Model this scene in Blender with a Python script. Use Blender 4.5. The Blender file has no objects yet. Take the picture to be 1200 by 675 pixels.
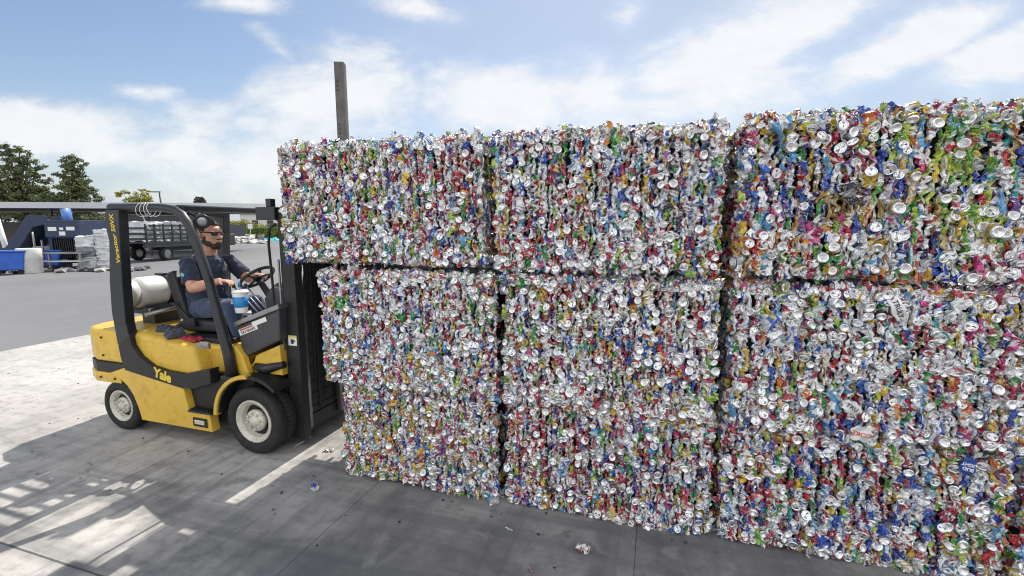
import bpy, bmesh, math, random
import numpy as np
from mathutils import Vector, Matrix, Euler, noise
R = math.radians
random.seed(11)
rng = np.random.default_rng(11)
scene = bpy.context.scene
C = scene.collection

# ------------------------------------------------------------------ frames
CAM_H = 2.0
FOCAL = 533.0
PITCH = math.atan(72 / FOCAL)
class Frame:
    def __init__(s, ox, oy, deg):
        a = R(deg)
        s.a = a; s.o = Vector((ox, oy, 0)); s.x = Vector((math.cos(a), math.sin(a), 0)); s.y = Vector((-math.sin(a), math.cos(a), 0))
    def w(s, x, y, z=0): return s.o + s.x * x + s.y * y + Vector((0, 0, z))
FL = Frame(-2.10, 4.34, -17.4)      # forklift: x forward, y away from the yard side
WL = Frame(-1.38, 3.445, -16.2)     # front face of the stacked bales

# ------------------------------------------------------------------ materials
def new_mat(name):
    m = bpy.data.materials.new(name); m.use_nodes = True
    nt = m.node_tree; b = nt.nodes['Principled BSDF']
    return m, nt, b
def N(nt, t, **kw):
    n = nt.nodes.new(t)
    for k, v in kw.items():
        if hasattr(n, k): setattr(n, k, v)
        else: n.inputs[k].default_value = v
    return n
def L(nt, a, b): nt.links.new(a, b)
def coords(nt, scale=1, kind='Object'):
    tc = N(nt, 'ShaderNodeTexCoord'); mp = N(nt, 'ShaderNodeMapping')
    mp.inputs['Scale'].default_value = (scale,) * 3 if not hasattr(scale, '__len__') else scale
    L(nt, tc.outputs[kind], mp.inputs['Vector']); return mp.outputs['Vector']
def ramp(nt, fac, stops):
    r = N(nt, 'ShaderNodeValToRGB'); e = r.color_ramp.elements
    while len(e) > 1: e.remove(e[-1])
    e[0].position = stops[0][0]; e[0].color = (*stops[0][1], 1) if len(stops[0][1]) == 3 else stops[0][1]
    for p, c in stops[1:]:
        q = e.new(p); q.color = (*c, 1)
    L(nt, fac, r.inputs['Fac']); return r.outputs['Color']
def mixc(nt, f, a, b, mode='MIX'):
    m = N(nt, 'ShaderNodeMix'); m.data_type = 'RGBA'; m.blend_type = mode
    for inp, v in ((m.inputs[0], f), (m.inputs[6], a), (m.inputs[7], b)):
        if hasattr(v, 'links'): L(nt, v, inp)
        elif isinstance(v, (int, float)): inp.default_value = v
        else: inp.default_value = (*v, 1) if len(v) == 3 else v
    return m.outputs[2]
def mth(nt, op, a, b=None, c=None, clamp=False):
    m = N(nt, 'ShaderNodeMath', operation=op); m.use_clamp = clamp
    for i, v in enumerate((a, b, c)):
        if v is None: continue
        if hasattr(v, 'links'): L(nt, v, m.inputs[i])
        else: m.inputs[i].default_value = v
    return m.outputs[0]
def ntex(nt, vec, scale, detail=4, rough=.55, dist=0.):
    n = N(nt, 'ShaderNodeTexNoise'); n.inputs['Scale'].default_value = scale; n.inputs['Detail'].default_value = detail
    n.inputs['Roughness'].default_value = rough; n.inputs['Distortion'].default_value = dist
    L(nt, vec, n.inputs['Vector']); return n.outputs['Fac']
def bump(nt, b, h, strength=.2, dist=.01):
    bp = N(nt, 'ShaderNodeBump'); bp.inputs['Strength'].default_value = strength; bp.inputs['Distance'].default_value = dist
    L(nt, h, bp.inputs['Height']); L(nt, bp.outputs['Normal'], b.inputs['Normal'])
def worn(name, col, rough=.5, metal=0., var=.25, dirt=(.10, .085, .07), dirt_amt=.35, scale=3., bmp=.05, coat=0.):
    """painted or plain surface with uneven tone, dirt blotches and uneven gloss"""
    m, nt, b = new_mat(name); v = coords(nt)
    n1 = ntex(nt, v, scale, 6, .6); n2 = ntex(nt, v, scale * 6, 5, .65, .4)
    lo = tuple(c * (1 - var) for c in col)
    base = ramp(nt, n1, [(.3, lo), (.7, tuple(min(1, c * (1 + var * .4)) for c in col))])
    mask = ramp(nt, n2, [(.52, (0, 0, 0)), (.75, (1, 1, 1))])
    mm = mth(nt, 'MULTIPLY', mask, dirt_amt)
    L(nt, mixc(nt, mm, base, dirt), b.inputs['Base Color'])
    L(nt, mth(nt, 'MULTIPLY_ADD', n2, .3, rough - .12), b.inputs['Roughness'])
    b.inputs['Metallic'].default_value = metal
    b.inputs['Coat Weight'].default_value = coat
    if bmp: bump(nt, b, n2, bmp, .01)
    return m
def plain(name, col, rough=.5, metal=0.):
    m, nt, b = new_mat(name)
    b.inputs['Base Color'].default_value = (*col, 1); b.inputs['Roughness'].default_value = rough; b.inputs['Metallic'].default_value = metal
    v = coords(nt); n = ntex(nt, v, 30, 3)
    L(nt, mth(nt, 'MULTIPLY_ADD', n, .2, rough - .1), b.inputs['Roughness'])
    return m
M = {}
M['yellow'] = worn('yellow_paint', (.72, .46, .055), .40, 0, .14, (.12, .085, .035), .38, 1.5, .03, .1)
_nt = M['yellow'].node_tree; _b = _nt.nodes['Principled BSDF']; _v = coords(_nt, (9, 9, 30)); _src = _b.inputs['Base Color'].links[0].from_socket
_sc = ramp(_nt, ntex(_nt, _v, 2.2, 9, .72, 1.5), [(.61, (0, 0, 0)), (.635, (1, 1, 1))]); _gr = ramp(_nt, ntex(_nt, coords(_nt), 3.2, 7, .7), [(.5, (0, 0, 0)), (.72, (1, 1, 1))])
L(_nt, mixc(_nt, mth(_nt, 'MULTIPLY', _gr, .4), mixc(_nt, mth(_nt, 'MULTIPLY', _sc, .6), _src, (.09, .075, .05)), (.22, .16, .06)), _b.inputs['Base Color'])
M['yellow_text'] = plain('yellow_lettering', (.75, .55, .05), .5)
M['black'] = worn('black_paint', (.010, .0105, .012), .5, 0, .3, (.05, .048, .045), .25, 3, .05)
M['guard'] = worn('guard_paint', (.014, .017, .021), .42, 0, .3, (.07, .065, .06), .22, 4, .05, .1)
M['greycowl'] = worn('grey_cowl_plastic', (.05, .052, .057), .5, 0, .2, (.16, .15, .14), .4, 4, .05)
M['rubber'] = worn('tyre_rubber', (.012, .012, .012), .75, 0, .3, (.10, .095, .085), .4, 5, .15)
M['rim'] = worn('cream_rim', (.62, .59, .50), .5, .1, .2, (.14, .08, .045), .75, 7, .1)
M['steel'] = worn('bare_steel', (.34, .34, .34), .35, .8, .2, (.15, .10, .07), .35, 6, .05)
M['darksteel'] = worn('greasy_steel', (.05, .05, .052), .4, .6, .3, (.02, .02, .02), .5, 6, .08)
M['vinyl'] = worn('black_vinyl', (.025, .026, .028), .5, 0, .2, (.1, .1, .1), .2, 8, .15)
M['tank'] = worn('brushed_tank', (.72, .71, .68), .42, .25, .12, (.35, .30, .24), .4, 3, .03)
M['white'] = plain('white_label', (.75, .75, .72), .5)
M['redink'] = plain('red_ink', (.55, .09, .05), .5)
M['ink'] = plain('black_ink', (.03, .03, .03), .5)
M['lens'] = plain('lamp_lens', (.42, .44, .46), .2, .5)
M['galv'] = worn('galvanised_post', (.13, .125, .125), .5, .5, .3, (.28, .12, .05), .55, 9, .06)
def fabric(name, col, sc=60):
    m, nt, b = new_mat(name); v = coords(nt)
    n = ntex(nt, v, sc * 4, 3); n2 = ntex(nt, v, 6, 4)
    L(nt, mixc(nt, n2, tuple(c * .75 for c in col), tuple(min(1, c * 1.25) for c in col)), b.inputs['Base Color'])
    b.inputs['Roughness'].default_value = .85; b.inputs['Sheen Weight'].default_value = .25
    bump(nt, b, n2, .5, .03); return m
M['shirt'] = fabric('navy_work_shirt', (.016, .026, .055))
M['denim'] = fabric('dark_blue_jeans', (.03, .05, .11))
M['black_tee'] = fabric('black_undershirt', (.012, .012, .014))
M['dark_cloth'] = fabric('charcoal_cloth', (.035, .04, .055))
def skin_mat():
    m, nt, b = new_mat('skin'); v = coords(nt)
    n = ntex(nt, v, 14, 4)
    L(nt, ramp(nt, n, [(.3, (.50, .24, .16)), (.7, (.62, .35, .25))]), b.inputs['Base Color'])
    b.inputs['Roughness'].default_value = .5; b.inputs['Subsurface Weight'].default_value = .08
    b.inputs['Subsurface Radius'].default_value = (.02, .008, .004)
    return m
M['skin'] = skin_mat()
M['hair'] = worn('short_brown_hair', (.045, .028, .018), .7, 0, .4, (.10, .065, .04), .5, 40, .4)
M['shades'] = plain('sunglass_plastic', (.006, .006, .007), .12)

# cans: colour and bareness come with each can's printed design
def can_material():
    m, nt, b = new_mat('printed_aluminium'); v = coords(nt)
    at = N(nt, 'ShaderNodeAttribute'); at.attribute_name = 'print'
    n = ntex(nt, v, 55, 4, .6, .6)
    p1 = ntex(nt, v, 95, 2, .5, 1.2); p2 = ntex(nt, v, 150, 2, .5, .8)
    ink = mth(nt, 'SUBTRACT', 1, at.outputs['Alpha'], clamp=True)
    c = mixc(nt, mth(nt, 'MULTIPLY', ramp(nt, p1, [(.56, (0, 0, 0)), (.60, (1, 1, 1))]), mth(nt, 'MULTIPLY', ink, .45)), at.outputs['Color'], (.74, .74, .73))
    c = mixc(nt, mth(nt, 'MULTIPLY', ramp(nt, p2, [(.60, (0, 0, 0)), (.63, (1, 1, 1))]), mth(nt, 'MULTIPLY', ink, .8)), c, (.05, .05, .07))
    dirt = ntex(nt, v, 16, 5, .65)
    c = mixc(nt, mth(nt, 'MULTIPLY', ramp(nt, dirt, [(.58, (0, 0, 0)), (.70, (1, 1, 1))]), .4), c, (.12, .11, .09))
    L(nt, c, b.inputs['Base Color'])
    L(nt, mth(nt, 'MULTIPLY_ADD', at.outputs['Alpha'], .78, .14, clamp=True), b.inputs['Metallic'])
    L(nt, mth(nt, 'MULTIPLY_ADD', n, .34, .05), b.inputs['Roughness'])
    bump(nt, b, mth(nt, 'ADD', n, mth(nt, 'MULTIPLY', p1, .5)), .8, .007)
    return m
M['can'] = can_material()
M['core'] = worn('bale_inside', (.04, .04, .042), .5, .5, .4, (.25, .25, .25), .6, 40, .6)

def concrete():
    m, nt, b = new_mat('pad_concrete')
    v = coords(nt)                                  # object axes run along the slab joints
    sep = N(nt, 'ShaderNodeSeparateXYZ'); L(nt, v, sep.inputs[0])
    n1 = ntex(nt, v, .55, 6, .6, .3); n2 = ntex(nt, v, 9, 8, .65); n3 = ntex(nt, v, 60, 4, .6)
    col = ramp(nt, n1, [(.25, (.34, .318, .292)), (.5, (.45, .428, .396)), (.75, (.55, .527, .494))])
    d0 = mth(nt, 'MULTIPLY_ADD', sep.outputs[0], .30, 1.1, clamp=True)
    # tyre scuffs: stretched noise along two directions
    mp = N(nt, 'ShaderNodeMapping'); mp.inputs['Scale'].default_value = (.35, 4.5, 1); mp.inputs['Rotation'].default_value = (0, 0, R(22)); L(nt, v, mp.inputs['Vector'])
    s1 = ntex(nt, mp.outputs[0], 1.1, 6, .6, .5)
    mp2 = N(nt, 'ShaderNodeMapping'); mp2.inputs['Scale'].default_value = (5, .4, 1); mp2.inputs['Rotation'].default_value = (0, 0, R(-18)); L(nt, v, mp2.inputs['Vector'])
    s2 = ntex(nt, mp2.outputs[0], .8, 6, .6, .8)
    col = mixc(nt, mth(nt, 'MULTIPLY', ramp(nt, s1, [(.46, (0, 0, 0)), (.66, (1, 1, 1))]), mth(nt, 'MULTIPLY_ADD', d0, .6, .10)), col, (.15, .148, .147))
    col = mixc(nt, mth(nt, 'MULTIPLY', ramp(nt, s2, [(.5, (0, 0, 0)), (.62, (1, 1, 1))]), mth(nt, 'MULTIPLY_ADD', d0, .4, .10)), col, (.14, .14, .142))
    # traffic wear and painted-in shade darken the working area by the stacks
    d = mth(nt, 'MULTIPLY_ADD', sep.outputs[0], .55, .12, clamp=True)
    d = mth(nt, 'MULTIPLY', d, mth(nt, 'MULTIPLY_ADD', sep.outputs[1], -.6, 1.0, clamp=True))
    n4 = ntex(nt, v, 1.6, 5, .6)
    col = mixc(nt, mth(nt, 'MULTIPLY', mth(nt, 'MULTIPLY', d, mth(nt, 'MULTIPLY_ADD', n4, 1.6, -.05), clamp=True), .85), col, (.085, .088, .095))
    col = mixc(nt, mth(nt, 'MULTIPLY', ramp(nt, n2, [(.5, (0, 0, 0)), (.66, (1, 1, 1))]), .4), col, (.10, .098, .094))
    n5 = ntex(nt, v, 3.2, 8, .68, .6)
    col = mixc(nt, mth(nt, 'MULTIPLY', ramp(nt, n5, [(.56, (0, 0, 0)), (.66, (1, 1, 1))]), .35), col, (.36, .35, .335))
    col = mixc(nt, mth(nt, 'MULTIPLY', ramp(nt, n5, [(.30, (1, 1, 1)), (.38, (0, 0, 0))]), .6), col, (.06, .058, .056))
    col = mixc(nt, mth(nt, 'MULTIPLY', ramp(nt, n3, [(.66, (0, 0, 0)), (.72, (1, 1, 1))]), .35), col, (.09, .085, .08))
    # curved tyre marks left by turning trucks
    for cx_, cy_, rad_, wd_, am_ in ((2.2, -4.6, 3.35, .09, .6), (2.2, -4.6, 4.15, .09, .5), (-3.4, -5.2, 4.3, .10, .45), (-3.4, -5.2, 5.15, .1, .35), (4.5, -3.6, 2.9, .08, .5), (-1.0, -6.5, 5.1, .12, .4)):
        cv = N(nt, 'ShaderNodeVectorMath', operation='DISTANCE'); L(nt, v, cv.inputs[0]); cv.inputs[1].default_value = (cx_, cy_, 0)
        e_ = mth(nt, 'ABSOLUTE', mth(nt, 'SUBTRACT', mth(nt, 'MULTIPLY_ADD', n4, .25, cv.outputs['Value']), rad_ + .12))
        band = mth(nt, 'SUBTRACT', 1, mth(nt, 'DIVIDE', e_, wd_), clamp=True)
        band = mth(nt, 'MULTIPLY', mth(nt, 'MULTIPLY', band, 2.5, clamp=True), mth(nt, 'MULTIPLY', ramp(nt, n2, [(.35, (.2, .2, .2)), (.6, (1, 1, 1))]), mth(nt, 'MULTIPLY_ADD', n1, 1.6, -.25, clamp=True)))
        col = mixc(nt, mth(nt, 'MULTIPLY', band, am_), col, (.10, .10, .102))
    # joints: cut lines every 1.97 m along x, rows across y
    j = mth(nt, 'ABSOLUTE', mth(nt, 'SUBTRACT', mth(nt, 'PINGPONG', mth(nt, 'ADD', sep.outputs[0], .68 + 197.0), .985), 0))
    jn = mth(nt, 'MULTIPLY_ADD', ntex(nt, v, 14, 4), .007, -.0005)
    jx = mth(nt, 'LESS_THAN', j, jn)
    jy = mth(nt, 'PINGPONG', mth(nt, 'ADD', sep.outputs[1], 1.95 + 397.2), 1.986 * 1.0)
    jy = mth(nt, 'LESS_THAN', jy, mth(nt, 'MULTIPLY_ADD', ntex(nt, v, 11, 4), .012, .001))
    jm = mth(nt, 'MAXIMUM', jx, jy)
    col = mixc(nt, mth(nt, 'MULTIPLY', jm, .85), col, (.05, .047, .045))
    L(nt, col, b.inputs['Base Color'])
    L(nt, mth(nt, 'MULTIPLY_ADD', n1, .3, .5), b.inputs['Roughness'])
    h = mth(nt, 'SUBTRACT', mth(nt, 'MULTIPLY_ADD', n3, .25, mth(nt, 'MULTIPLY', n2, .5)), jm)
    bump(nt, b, h, .25, .004)
    return m
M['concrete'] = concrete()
def asphalt():
    m, nt, b = new_mat('yard_asphalt'); v = coords(nt)
    n1 = ntex(nt, v, .12, 6, .6, .4); n2 = ntex(nt, v, 25, 6, .7); n3 = ntex(nt, v, 1.3, 6, .6)
    col = ramp(nt, n1, [(.3, (.125, .127, .132)), (.7, (.185, .186, .19))])
    col = mixc(nt, mth(nt, 'MULTIPLY', ramp(nt, n3, [(.5, (0, 0, 0)), (.75, (1, 1, 1))]), .4), col, (.2, .197, .19))
    col = mixc(nt, mth(nt, 'MULTIPLY', ramp(nt, n2, [(.5, (0, 0, 0)), (.8, (1, 1, 1))]), .4), col, (.28, .27, .26))
    L(nt, col, b.inputs['Base Color']); b.inputs['Roughness'].default_value = .85
    bump(nt, b, n2, .4, .006); return m
M['asphalt'] = asphalt()
def corrugated(name, col, axis='x', freq=6.):
    m, nt, b = new_mat(name); v = coords(nt)
    sep = N(nt, 'ShaderNodeSeparateXYZ'); L(nt, v, sep.inputs[0])
    s = mth(nt, 'SINE', mth(nt, 'MULTIPLY', sep.outputs['xyz'.index(axis)], freq * 2 * math.pi))
    n = ntex(nt, v, .6, 5)
    L(nt, mixc(nt, n, tuple(c * .8 for c in col), tuple(c * 1.1 for c in col)), b.inputs['Base Color'])
    b.inputs['Roughness'].default_value = .5; bump(nt, b, s, .6, .02); return m
M['corr'] = corrugated('ribbed_grey_wall', (.34, .35, .38), 'z', 3)
M['roofmetal'] = worn('pale_roof_metal', (.50, .52, .54), .4, .3, .1, (.3, .3, .3), .2, .5, .0)
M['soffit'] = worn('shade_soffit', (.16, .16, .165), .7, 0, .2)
M['fencewood'] = corrugated('brown_grey_fence', (.20, .18, .165), 'z', 1.6)
M['balerblue'] = worn('dark_blue_machine_paint', (.025, .04, .09), .45, .1, .3, (.09, .09, .09), .3, 2)
M['brightblue'] = worn('bright_blue_plastic', (.02, .11, .50), .45, 0, .2, (.2, .2, .2), .15, 3)
M['blueduct'] = worn('blue_duct', (.10, .22, .55), .45, 0, .15)
M['barrelwhite'] = worn('offwhite_plastic', (.68, .67, .63), .5, 0, .1, (.3, .27, .22), .3, 3)
M['paper'] = worn('baled_film', (.66, .67, .68), .55, 0, .25, (.28, .29, .31), .6, 5, .4)
M['cardgrey'] = worn('grey_sheet', (.22, .23, .25), .7, 0, .2)
M['truckgrey'] = worn('truck_dark_grey', (.045, .048, .055), .5, .2, .3, (.2, .2, .2), .3, 2)
M['truckbar'] = worn('stake_side_grey', (.045, .048, .055), .5, .3, .3, (.3, .3, .3), .3, 2)
M['pipewhite'] = worn('white_pole', (.65, .65, .66), .5)
M['junk'] = worn('mixed_scrap', (.45, .42, .38), .8, 0, .4, (.12, .12, .12), .5, 1.5, .4)
M['orange'] = plain('orange_plastic', (.7, .16, .05), .5)
M['teal'] = plain('teal_plastic', (.05, .4, .45), .5)
M['darkfence'] = corrugated('dark_slate_fence', (.075, .082, .095), 'x', .8)
M['render_white'] = worn('pale_render', (.6, .59, .57), .8, 0, .08)
M['bark'] = worn('bark', (.10, .075, .055), .9, 0, .3, (.05, .04, .03), .5, 4, .5)
def leafmat(name, a, bcol):
    m, nt, b = new_mat(name); v = coords(nt)
    n = ntex(nt, v, .9, 5, .7)
    L(nt, ramp(nt, n, [(.35, a), (.65, bcol)]), b.inputs['Base Color']); b.inputs['Roughness'].default_value = .6
    b.inputs['Transmission Weight'].default_value = 0
    return m
M['leaf_dark'] = leafmat('dark_conifer_leaf', (.045, .065, .024), (.20, .22, .09))
M['leaf_yel'] = leafmat('yellow_green_leaf', (.22, .22, .04), (.42, .38, .09))
M['leaf_palm'] = leafmat('grey_green_leaf', (.05, .055, .03), (.10, .10, .06))
M['leaf_hedge'] = leafmat('hedge_leaf', (.09, .15, .02), (.24, .32, .05))
M['cup_white'] = plain('cup_white', (.78, .78, .76), .45)
M['cup_blue'] = plain('cup_blue', (.02, .22, .55), .4)
M['red_cloth'] = plain('red_vinyl', (.35, .02, .04), .5)
M['lightblue'] = plain('pale_blue_plastic', (.15, .45, .6), .4)
M['black_plastic'] = plain('black_film', (.012, .012, .013), .25)

# ------------------------------------------------------------------ objects
def tag(o, label=None, cat=None, group=None, kind=None):
    if label: o['label'] = label
    if cat: o['category'] = cat
    if group: o['group'] = group
    if kind: o['kind'] = kind
    return o
def empty(name, loc=(0, 0, 0), rz=0., label=None, cat=None, group=None):
    o = bpy.data.objects.new(name, None); C.objects.link(o); o.location = loc; o.rotation_euler = (0, 0, rz); o.empty_display_size = .2
    return tag(o, label, cat, group)
class MB:
    def __init__(s): s.bm = bmesh.new()
    def _xf(s, vs, mat):
        if mat is not None: bmesh.ops.transform(s.bm, matrix=mat, verts=vs)
    def box(s, x0, x1, y0, y1, z0, z1, mi=0, mat=None, bev=0., seg=2):
        g = bmesh.ops.create_cube(s.bm, size=1)
        vs = g['verts']
        for v in vs: v.co = Vector(((x0 + x1) / 2 + v.co.x * (x1 - x0), (y0 + y1) / 2 + v.co.y * (y1 - y0), (z0 + z1) / 2 + v.co.z * (z1 - z0)))
        fs = {f for v in vs for f in v.link_faces}
        if bev:
            es = {e for v in vs for e in v.link_edges}
            r = bmesh.ops.bevel(s.bm, geom=list(es), offset=bev, segments=seg, profile=.5, affect='EDGES')
            fs = {f for f in fs if f.is_valid} | set(r['faces'])
        vs = list({v for f in fs for v in f.verts})
        for f in fs: f.material_index = mi
        s._xf(vs, mat); return s
    def prism(s, pts, a0, a1, axis='y', mi=0, bev=0., seg=2, mat=None):
        """closed outline (two coordinates) pushed along an axis"""
        def mk(p, t):
            return Vector((p[0], t, p[1])) if axis == 'y' else (Vector((t, p[0], p[1])) if axis == 'x' else Vector((p[0], p[1], t)))
        A = [s.bm.verts.new(mk(p, a0)) for p in pts]; B = [s.bm.verts.new(mk(p, a1)) for p in pts]
        n = len(pts); fs = [s.bm.faces.new(A), s.bm.faces.new(B[::-1])]
        for i in range(n): fs.append(s.bm.faces.new((A[i], B[i], B[(i + 1) % n], A[(i + 1) % n])))
        bmesh.ops.recalc_face_normals(s.bm, faces=fs)
        if bev:
            es = {e for f in fs[:2] for e in f.edges}
            r = bmesh.ops.bevel(s.bm, geom=list(es), offset=bev, segments=seg, profile=.5, affect='EDGES', clamp_overlap=True)
            fs = [f for f in fs if f.is_valid] + [f for f in r['faces'] if f.is_valid]
        for f in fs: f.material_index = mi
        s._xf(list({v for f in fs for v in f.verts}), mat); return s
    def tube(s, pts, r, n=10, mi=0, smooth=True, caps=True, flat=1.):
        pts = [Vector(p) for p in pts]; rs = r if hasattr(r, '__len__') else [r] * len(pts)
        rings = []; up = None
        for i, p in enumerate(pts):
            t = (pts[min(i + 1, len(pts) - 1)] - pts[max(i - 1, 0)]).normalized()
            if up is None: up = Vector((0, 0, 1)) if abs(t.z) < .9 else Vector((0, 1, 0))
            u = (up - t * up.dot(t))
            if u.length < 1e-4: u = Vector((1, 0, 0)) - t * t.x
            u.normalize(); w = t.cross(u); up = u
            rr = rs[i]; ra, rb = rr if hasattr(rr, '__len__') else (rr, rr * flat)
            rings.append([s.bm.verts.new(p + u * math.cos(a) * ra + w * math.sin(a) * rb) for a in [2 * math.pi * k / n for k in range(n)]])
        for i in range(len(rings) - 1):
            for k in range(n):
                f = s.bm.faces.new((rings[i][k], rings[i][(k + 1) % n], rings[i + 1][(k + 1) % n], rings[i + 1][k])); f.smooth = smooth; f.material_index = mi
        if caps:
            for f in (s.bm.faces.new(rings[0][::-1]), s.bm.faces.new(rings[-1])): f.material_index = mi
        return s
    def lathe(s, prof, n=24, axis='z', o=(0, 0, 0), mi=0, smooth=True, mat=None, caps=True):
        o = Vector(o); rings = []
        for r, h in prof:
            ring = []
            for k in range(n):
                a = 2 * math.pi * k / n; c_, s_ = math.cos(a) * r, math.sin(a) * r
                v = Vector((c_, s_, h)) if axis == 'z' else (Vector((c_, h, s_)) if axis == 'y' else Vector((h, c_, s_)))
                ring.append(s.bm.verts.new(o + v))
            rings.append(ring)
        fs = []
        for i in range(len(rings) - 1):
            for k in range(n):
                fs.append(s.bm.faces.new((rings[i][k], rings[i][(k + 1) % n], rings[i + 1][(k + 1) % n], rings[i + 1][k])))
        for f in fs: f.smooth = smooth
        if caps and prof[0][0] > 1e-5: fs.append(s.bm.faces.new(rings[0][::-1]))
        if caps and prof[-1][0] > 1e-5: fs.append(s.bm.faces.new(rings[-1]))
        for f in fs: f.material_index = mi
        s._xf([v for r_ in rings for v in r_], mat); return s
    def build(s, name, mats, parent=None, loc=(0, 0, 0), rz=0., recalc=True):
        bmesh.ops.remove_doubles(s.bm, verts=[v for v in s.bm.verts], dist=1e-6)
        if recalc: bmesh.ops.recalc_face_normals(s.bm, faces=s.bm.faces)
        me = bpy.data.meshes.new(name); s.bm.to_mesh(me); s.bm.free()
        for m in (mats if isinstance(mats, (list, tuple)) else [mats]): me.materials.append(m)
        o = bpy.data.objects.new(name, me); C.objects.link(o); o.parent = parent; o.location = loc; o.rotation_euler = (0, 0, rz)
        return o
def arc(cx, cz, r, a0, a1, n): return [(cx + r * math.cos(R(a0 + (a1 - a0) * i / n)), cz + r * math.sin(R(a0 + (a1 - a0) * i / n))) for i in range(n + 1)]
def text(name, s, size, mat, parent, M4, ext=.0015, shear=0., bold=.0):
    cu = bpy.data.curves.new(name, 'FONT'); cu.body = s; cu.size = size; cu.extrude = ext; cu.shear = shear; cu.offset = bold; cu.resolution_u = 3
    cu.align_x = 'CENTER'; cu.align_y = 'CENTER'
    t = bpy.data.objects.new(name, cu); C.objects.link(t)
    dg = bpy.context.evaluated_depsgraph_get(); me = bpy.data.meshes.new_from_object(t.evaluated_get(dg))
    bpy.data.objects.remove(t)
    me.materials.clear(); me.materials.append(mat)
    o = bpy.data.objects.new(name, me); C.objects.link(o); o.parent = parent; o.matrix_local = M4; return o
def basis(xa, ya, loc):
    xa = Vector(xa).normalized(); ya = Vector(ya).normalized(); za = xa.cross(ya).normalized(); ya = za.cross(xa)
    m = Matrix((xa, ya, za)).transposed().to_4x4(); m.translation = Vector(loc); return m

scene.cycles.filter_width = 1.1
# ------------------------------------------------------------------ camera, sky, sun
cam = bpy.data.cameras.new('camera'); co = bpy.data.objects.new('camera', cam); C.objects.link(co)
cam.lens = 16.0; cam.sensor_width = 36; cam.clip_end = 3000; cam.clip_start = .05
co.location = (0, 0, CAM_H); co.rotation_euler = (math.pi / 2 - PITCH, 0, 0)
scene.camera = co
SUN_EL = 52.
sun_h = FL.y.copy()
to_sun = (sun_h * math.cos(R(SUN_EL)) + Vector((0, 0, math.sin(R(SUN_EL))))).normalized()
sl = bpy.data.lights.new('sun', 'SUN'); sl.energy = 5.0; sl.angle = R(.53); sl.color = (1, .95, .87)
so = bpy.data.objects.new('sun', sl); C.objects.link(so); so.rotation_euler = to_sun.to_track_quat('Z', 'Y').to_euler(); so.location = (3, 12, 20)
wd = bpy.data.worlds.new('World'); scene.world = wd; wd.use_nodes = True
nt = wd.node_tree; bg = nt.nodes['Background']
sky = N(nt, 'ShaderNodeTexSky', sky_type='NISHITA'); sky.sun_disc = False; sky.sun_elevation = R(SUN_EL)
sky.sun_rotation = math.atan2(to_sun.x, to_sun.y); sky.air_density = 1.0; sky.dust_density = .7; sky.ozone_density = 1.6
tc = N(nt, 'ShaderNodeTexCoord'); sp = N(nt, 'ShaderNodeSeparateXYZ'); L(nt, tc.outputs['Generated'], sp.inputs[0])
X, Y, Z = sp.outputs
ay = mth(nt, 'MAXIMUM', mth(nt, 'ABSOLUTE', Y), .25)
U = mth(nt, 'DIVIDE', X, ay); V = mth(nt, 'DIVIDE', Z, ay)
zz = mth(nt, 'ADD', mth(nt, 'MAXIMUM', Z, 0), .16)
cb = N(nt, 'ShaderNodeCombineXYZ'); L(nt, mth(nt, 'DIVIDE', X, zz), cb.inputs[0]); L(nt, mth(nt, 'DIVIDE', Y, zz), cb.inputs[1]); cb.inputs[2].default_value = 3.7
cn = ntex(nt, cb.outputs[0], .8, 9, .58, .35)
cb2 = N(nt, 'ShaderNodeCombineXYZ'); L(nt, mth(nt, 'MULTIPLY', U, 1.0), cb2.inputs[0]); L(nt, mth(nt, 'MULTIPLY', V, 2.0), cb2.inputs[1])
cn2 = ntex(nt, cb2.outputs[0], 3.2, 10, .62, .3)
cn3 = ntex(nt, cb2.outputs[0], 12, 8, .6, .2)
def uv_of(px, py):
    x = (px - 600) / FOCAL; v = (337.5 - py) / FOCAL; y = math.cos(PITCH) + v * math.sin(PITCH); z = -math.sin(PITCH) + v * math.cos(PITCH)
    return x / y, z / y
acc = None
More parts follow.
